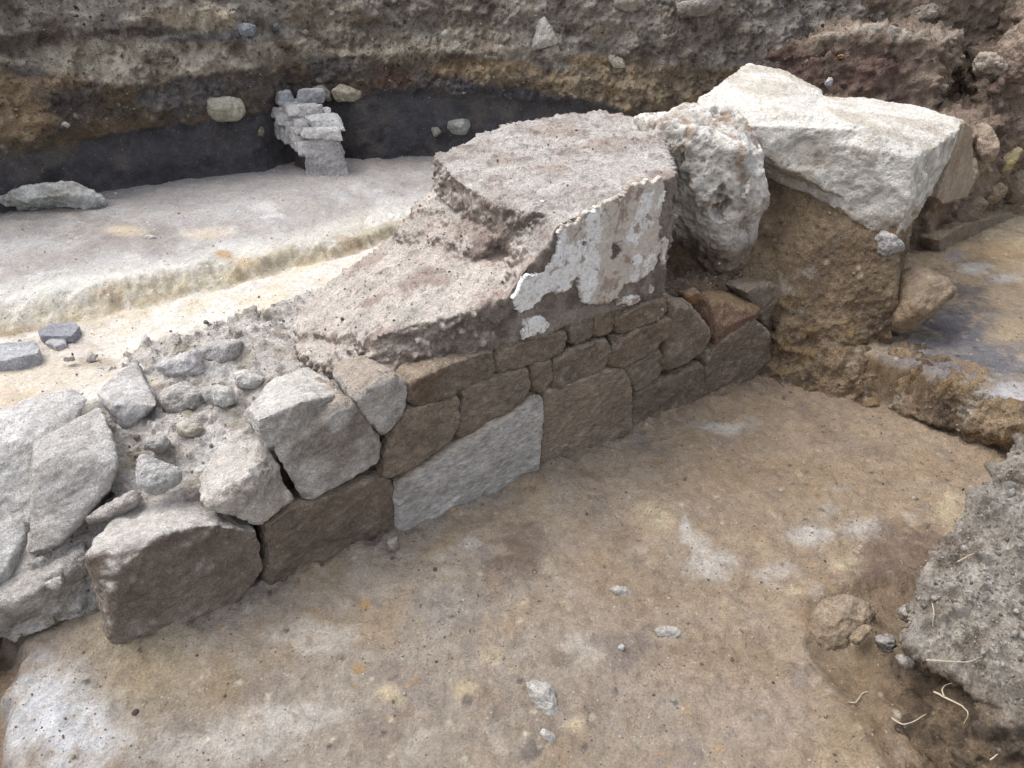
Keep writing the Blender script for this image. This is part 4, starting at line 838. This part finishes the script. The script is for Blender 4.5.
def bankstone(outl, out, base, label, t, **kw):
    cx, cy = np.mean(outl, 0); bstone('stone', grow(outl, 1.2), depth_of(Pb(cx, cy, out + .03)), t, base, label, group='stones set in the right back bank', sink=-.4, dust=DUST_LIT_B, **kw)
bankstone([(975, 128), (984, 131), (988, 146), (993, 149), (990, 160), (980, 160), (974, 150)], .06, C(184, 162, 140), 'pinkish knob of stone beside the upright tan slab', .07)
bankstone([(992, 162), (1008, 150), (1018, 152), (1010, 168), (998, 173)], .04, C(190, 170, 110), 'yellow and white stone in the bank face', .05)
bankstone([(978, 186), (992, 182), (1002, 192), (992, 203), (980, 204)], .03, C(156, 134, 108), 'brown rounded stone low in the bank face', .06)
bankstone([(945, 212), (958, 205), (976, 200), (984, 206), (972, 222), (950, 228)], .02, C(134, 116, 96), 'dark brown rough stone above the long squared stone', .05)
bankstone([(1000, 178), (1014, 172), (1030, 176), (1030, 196), (1008, 204)], .04, C(150, 130, 106), 'dark tan stone at the picture edge low in the bank face', .06)
bankstone([(958, 166), (972, 160), (976, 176), (966, 190), (956, 184)], .03, C(170, 150, 124), 'tan stone half hidden behind the upright slab', .05)
ls = [(922, 236), (948, 220), (998, 208), (1003, 214), (1000, 222), (960, 236), (930, 252), (924, 250)]
P = [Pb(x, y, .08) for x, y in ls]; loose('stone', inset(P, .02) + [p + np.array([-.03, .03, 0]) for p in P] + [p + np.array([-.12, .14, 0]) for p in P], C(142, 124, 104), 'long low squared stone at the foot of the right back bank', 'stone', alt=C(118, 102, 86), dust=C(160, 142, 112), amp=.010, sc=7)
for outl, w, base, lab, t in (
    ([(978, 54), (990, 50), (1006, 62), (1012, 76), (996, 76), (980, 68)], depth_of(np.array([2.9, 4.55, 1.1])), C(176, 162, 146), 'pale lump of stone on the top right of the stepped bank', .07),
    ([(1000, 50), (1012, 30), (1030, 14), (1040, 60), (1024, 84), (1008, 78)], depth_of(np.array([2.95, 4.5, 1.1])), C(146, 124, 108), 'large brown rock at the upper right edge of the bank', .12),
    ([(909, 10), (920, 5), (938, 4), (942, 14), (932, 24), (912, 26)], depth_of(np.array([2.35, 4.95, 1.28])), C(154, 142, 128), 'rounded grey brown stone on the upper ledge of the bank', .08),
    ([(936, 86), (944, 83), (950, 87), (944, 91)], depth_of(np.array([2.4, 4.42, .82])), C(186, 174, 152), 'small cream stone on the bank just behind the white block', .03),
    ([(836, 56), (842, 53), (846, 56), (842, 59)], depth_of(np.array([1.85, 4.52, 1.0])), C(190, 150, 90), 'orange yellow pebble in the dark bank face', .02),
    ([(825, 82), (830, 76), (834, 82), (830, 88)], depth_of(np.array([1.75, 4.4, .9])), C(190, 196, 202), 'blue white chip on the earth behind the white block', .03),
    ([(862, 24), (880, 22), (905, 30), (900, 36), (868, 36)], depth_of(np.array([2.1, 4.58, 1.17])), C(182, 172, 156), 'pale crusty stone along the edge of the upper ledge', .05)):
    bstone('stone', outl, w, t, base, lab, dust=DUST_LIT_B, sc=11, amp=.022 if t > .05 else .006)

# stones on the trench floor
def fz(x, y):
    p = Pz(x, y, 0)[:2][None]; return float(floor_height(p)[0][0])
for outl, base, lab, t in (
    ([(524, 683), (534, 681), (549, 684), (556, 697), (564, 718), (562, 722), (546, 721), (532, 708)], C(196, 190, 181), 'largest white stone lying on the trench floor', .022),
    ([(538, 733), (544, 728), (556, 736), (557, 746), (546, 744)], C(184, 176, 168), 'pale half buried chip just below the largest white floor stone', .012),
    ([(608, 590), (616, 585), (630, 588), (637, 596), (632, 602), (616, 601)], C(168, 158, 145), 'flat pale stone flush with the trench floor, farther from the white one', .012),
    ([(654, 632), (664, 625), (680, 628), (688, 638), (674, 645), (658, 642)], C(168, 159, 147), 'flat pale stone flush with the trench floor beside a dark stain', .012),
    ([(385, 541), (398, 535), (400, 546), (394, 553), (386, 551)], C(158, 148, 136), 'thin grey chip leaning against the foot of the wall by the pale slab', .014),
    ([(616, 648), (622, 643), (627, 647), (622, 653)], C(206, 204, 200), 'little white chip left of the stone beside the dark stain', .010)):
    cx, cy = np.mean(outl, 0); bstone('stone', outl, wz(cx, cy, fz(cx, cy) + .004), t, base, lab, vox=.004, sink=.9 if 'flush' in lab else .25)
bstone('stone', [(812, 640), (818, 616), (832, 600), (858, 600), (880, 610), (884, 632), (872, 652), (846, 664), (822, 660)], wz(848, 640, .0), .055, C(160, 138, 110), 'rounded tan stone half buried in the floor beside the grey baulk', sink=.75, alt=C(136, 116, 88), dust=DUST_LIT_B, amp=.012, sc=9)
bstone('stone', [(848, 640), (862, 628), (874, 624), (868, 636), (856, 648)], wz(860, 636, .055), .02, C(158, 136, 108), 'tan flake lying on the half buried rounded stone', dust_amt=0)
CG = 'dry clods along the foot of the grey baulk'
for outl, lab in (([(898, 612), (912, 604), (920, 612), (914, 624), (902, 622)], 'grey dry clod, topmost along the baulk foot'), ([(906, 640), (914, 636), (922, 644), (920, 660), (910, 656)], 'grey dry clod, upright and narrow, at the baulk foot'),
    ([(896, 658), (908, 656), (918, 664), (912, 671), (900, 668)], 'grey dry clod lying lowest below the others'), ([(922, 652), (930, 650), (934, 658), (926, 660)], 'tiny grey dry clod below the baulk lip'), ([(876, 640), (890, 634), (900, 644), (892, 654), (880, 652)], 'dark slate coloured clod beside the tan stone')):
    cx, cy = np.mean(outl, 0); bstone('clod', outl, wz(cx, cy, .08), .02, C(146, 134, 118) if 'slate' not in lab else C(112, 102, 94), lab, 'clod', group=CG, vox=.0035, amp=.007, sc=34)

# roots poking out of the baulk
def root(pts, r, label, w=None):
    pts = [np.asarray(p, float) for p in pts]; K = 10; P = []
    for i in range(len(pts)-1):
        a, b, c, d = pts[max(i-1, 0)], pts[i], pts[i+1], pts[min(i+2, len(pts)-1)]
        for k in range(K):
            t = k/K; P.append(.5*((2*b) + (-a+c)*t + (2*a-5*b+4*c-d)*t*t + (-a+3*b-3*c+d)*t**3))
    P.append(pts[-1]); P = np.array(P); P += .0012*np.stack([fbm(P, 60, 2, k) for k in (1, 2, 3)], 1); n = len(P); V = []; F = []; M = 7
    T = np.gradient(P, axis=0); T /= np.linalg.norm(T, axis=1)[:, None]
    for i in range(n):
        a = np.cross(T[i], [.3, .2, .93]); a /= np.linalg.norm(a); b = np.cross(T[i], a); rr = r*.8*(1 - .65*i/n)
        V += [P[i] + rr*(a*math.cos(q) + b*math.sin(q)) for q in np.arange(M)*2*math.pi/M]
    for i in range(n-1):
        for j in range(M): F.append((i*M+j, i*M+(j+1) % M, (i+1)*M+(j+1) % M, (i+1)*M+j))
    V.append(P[0]); V.append(P[-1]); c0, c1 = n*M, n*M+1
    for j in range(M): F.append((c0, (j+1) % M, j, j)); F.append((c1, (n-1)*M+j, (n-1)*M+(j+1) % M, (n-1)*M+(j+1) % M))
    F = np.array(F); tri = F[(F[:, 2] == F[:, 3])]; F = F[(F[:, 2] != F[:, 3])]
    me_f = np.concatenate([F, ])
    o = link_mesh('root', V, me_f, np.repeat(C(172, 158, 132)[None], len(V), 0), M_ROOT)
    tag(o, label, 'root', 'dry roots hanging out of the grey baulk')
def surf_w(name, x, y):                    # depth of the nearest kept surface point seen at a pixel
    V = KEEP[name][0]; q = V - np.array([0, 0, CAMH]); fw = np.array([0, math.cos(PITCH), -math.sin(PITCH)]); upv = np.array([0, math.sin(PITCH), math.cos(PITCH)])
    w = q@fw; px = 512 + FOC*q[:, 0]/w; py = 384 - FOC*(q@upv)/w; k = (np.abs(px-x) < 3) & (np.abs(py-y) < 3) & (w > .3)
    return float(w[k].min()) if k.any() else wz(x, y, fz(x, y))
def rp(pts, lift=.008):
    return [Pw(x, y, min(surf_w('baulk', x, y), wz(x, y, fz(x, y))) - lift) for x, y in pts]
root(rp([(934, 692), (950, 700), (962, 706), (968, 714), (964, 724)]), .0032, 'thickest pale root, forked and bent over near the right corner')
root(rp([(944, 696), (942, 690), (946, 685), (952, 683)]), .0026, 'short hooked pale root rising from the thickest one')
root(rp([(892, 718), (902, 724), (912, 722), (926, 714)]), .0026, 'long wavy pale root lying at the foot of the baulk')
root(rp([(848, 702), (856, 702), (862, 694), (868, 691)]), .0028, 'short white forked root on the brown soil below the tan stone')
root(rp([(958, 562), (966, 557), (974, 553)]), .0024, 'straight pale straw on the upper grey baulk face')
root(rp([(926, 660), (946, 661), (968, 662), (980, 657)]), .0022, 'thin horizontal straw along the baulk lip')
root(rp([(990, 760), (998, 754)]), .0024, 'short straw in the lower right corner')
root(rp([(932, 604), (934, 614), (932, 626)]), .0018, 'fine brown rootlet hanging down the baulk edge')

# ================================================================== GRIT
ICO = None
def grit(name, label, pts, nrm, sizes, colours, kind_cat='gravel'):
    b = bmesh.new(); bmesh.ops.create_icosphere(b, subdivisions=1, radius=1); v0 = np.array([v.co[:] for v in b.verts]); f0 = np.array([[v.index for v in f.verts] for f in b.faces]); b.free()
    n = len(pts); k = len(v0)
    sc = sizes[:, None]*RNG.uniform(.55, 1.3, (n, 3)); th = RNG.uniform(0, 6.28, n)
    q = v0[None]*sc[:, None, :]*RNG.uniform(.75, 1.2, (n, k, 1)); c, s = np.cos(th)[:, None], np.sin(th)[:, None]
    q = np.stack([q[:, :, 0]*c - q[:, :, 1]*s, q[:, :, 0]*s + q[:, :, 1]*c, q[:, :, 2]], 2)
    V = (q + pts[:, None] + nrm[:, None]*(sizes*.25)[:, None, None]).reshape(-1, 3); F = (f0[None] + (np.arange(n)*k)[:, None, None]).reshape(-1, 3)
    o = link_mesh(name, V, F, np.repeat(colours, k, 0), M_ROCK, base=(0, 0, 0), smooth=False); tag(o, label, kind_cat, kind='stuff')
def rsize(n, lo, hi, p=3.2): return lo*(1-RNG.random(n)**1)**(-1/p).clip(1, hi/lo) if False else np.minimum(hi, lo*(1-RNG.random(n)*.999)**(-1/p))
def pal(n, cols): return np.array(cols, f32)[RNG.integers(0, len(cols), n)]*RNG.uniform(.8, 1.2, (n, 1)).astype(f32)
n = 15000; s = RNG.uniform(-.8, 3.6, n); q = RNG.uniform(-1.5, .1, n); XY = A0 + s[:, None]*DW + q[:, None]*NW; hh = floor_height(XY)[0]
dens = sstep(-.35, .45, fbm(np.concatenate([XY, XY[:, :1]*0], 1), 4, 3, 501)) > RNG.random(n)*.9; XY, hh = XY[dens], hh[dens]; n = len(XY)
grit('floor_grit', 'scattered small grit and crumbs over the trench floor', np.column_stack([XY, hh]), np.tile([0, 0, 1.], (n, 1)), rsize(n, .0013, .012), pal(n, [C(150, 126, 98), C(132, 110, 86), C(168, 144, 112), C(120, 104, 90), C(190, 178, 160), C(150, 130, 110), C(92, 80, 72)]))
n = 3000; s = RNG.uniform(-1.6, 2, n); q = RNG.uniform(.62, 2.6, n); XY = A0 + s[:, None]*DW + q[:, None]*NW; hh = terrace_height(XY)[0]
grit('terrace_grit', 'sparse pale grit over the terrace', np.column_stack([XY, hh]), np.tile([0, 0, 1.], (n, 1)), rsize(n, .0014, .009), pal(n, [C(200, 190, 176), C(176, 164, 150), C(150, 138, 126), C(214, 210, 204)]))
def surf_grit(name, label, key, n, lo, hi, cols, cond=None):
    V, N = KEEP[key]; idx = np.arange(len(V))
    if cond is not None: idx = idx[cond(V, N)]
    i = RNG.choice(idx, n); grit(name, label, V[i] + RNG.normal(0, .002, (n, 3)), N[i], rsize(n, lo, hi), pal(n, cols))
surf_grit('section_grit', 'grit and pebbles sticking out of the layered earth face', 'section', 6000, .0025, .018, [C(150, 138, 116), C(120, 104, 84), C(96, 80, 66), C(172, 162, 142), C(108, 92, 74), C(84, 74, 66)], lambda V, N: (V[:, 2] > .82) & (V[:, 0] > -3) & (V[:, 0] < 2.6))
surf_grit('baulk_grit', 'crumbs of dry grey earth on the baulk', 'baulk', 4500, .002, .022, [C(164, 158, 148), C(140, 130, 118), C(178, 172, 162), C(122, 110, 98)], lambda V, N: (N[:, 2] > -.2) & (V[:, 0] < 1.7) & (V[:, 2] > .19))
surf_grit('pillar_grit', 'crumbs and pebbles on the earth pillar', 'ped', 2500, .002, .010, [C(150, 124, 88), C(124, 100, 72), C(176, 158, 130), C(104, 86, 66)], lambda V, N: N[:, 2] > -.5)
surf_grit('wall_top_grit', 'crumbs and small rubble on the wall top', 'core', 3000, .002, .013, [C(176, 168, 160), C(150, 138, 128), C(198, 192, 184), C(130, 116, 104)], lambda V, N: (N[:, 2] > .2))
surf_grit('mud_grit', 'crumbs on the mud mass', 'mud', 2500, .0013, .006, [C(170, 156, 146), C(140, 122, 112), C(190, 182, 174), C(116, 98, 88)], lambda V, N: (N[:, 2] > -.1) & (to_sn(V)[1] > .03))
surf_grit('bank_grit', 'crumbs and pebbles on the right back bank', 'bank', 3500, .003, .018, [C(140, 120, 100), C(110, 92, 78), C(166, 152, 132), C(92, 76, 66)], lambda V, N: (N[:, 2] > -.3) & (V[:, 1] < 5.4))

# ================================================================== LIGHT AND CAMERA
world = bpy.data.worlds.new('World'); scene.world = world; world.use_nodes = True; nt = world.node_tree
bg = nt.nodes['Background']; sky = nt.nodes.new('ShaderNodeTexSky'); sky.sky_type = 'NISHITA'; sky.sun_disc = False
EL, AZ = math.radians(62), math.radians(-75)    # azimuth measured from +Y towards +X
sky.sun_elevation = EL; sky.sun_rotation = AZ; sky.air_density = 1.0; sky.dust_density = 3.0; sky.ozone_density = 1.0
hs = nt.nodes.new('ShaderNodeHueSaturation'); hs.inputs['Saturation'].default_value = .28
nt.links.new(sky.outputs[0], hs.inputs['Color']); nt.links.new(hs.outputs[0], bg.inputs['Color']); bg.inputs['Strength'].default_value = .15
sl_ = bpy.data.lights.new('sun', 'SUN'); sl_.energy = 1.1; sl_.angle = math.radians(45); sl_.color = (1.0, .97, .93)
so = bpy.data.objects.new('sun', sl_); COL.objects.link(so)
from mathutils import Vector
dv = Vector((math.sin(AZ)*math.cos(EL), math.cos(AZ)*math.cos(EL), math.sin(EL))); so.rotation_euler = dv.to_track_quat('Z', 'Y').to_euler(); so.location = (-3, 3, 6)
cd = bpy.data.cameras.new('camera'); cd.sensor_width = 36; cd.lens = FOC/1024*36; cd.clip_end = 500; cd.clip_start = .05
cam = bpy.data.objects.new('camera', cd); COL.objects.link(cam); cam.location = (0, 0, CAMH); cam.rotation_euler = (math.pi/2 - PITCH, 0, 0); scene.camera = cam
scene.cycles.use_denoising = True; scene.cycles.denoiser = 'OPENIMAGEDENOISE'; scene.cycles.denoising_input_passes = 'RGB_ALBEDO_NORMAL'; scene.cycles.denoising_prefilter = 'NONE'
scene.view_settings.view_transform = 'Standard'; scene.view_settings.look = 'None'; scene.view_settings.exposure = 1.12; scene.view_settings.gamma = 1
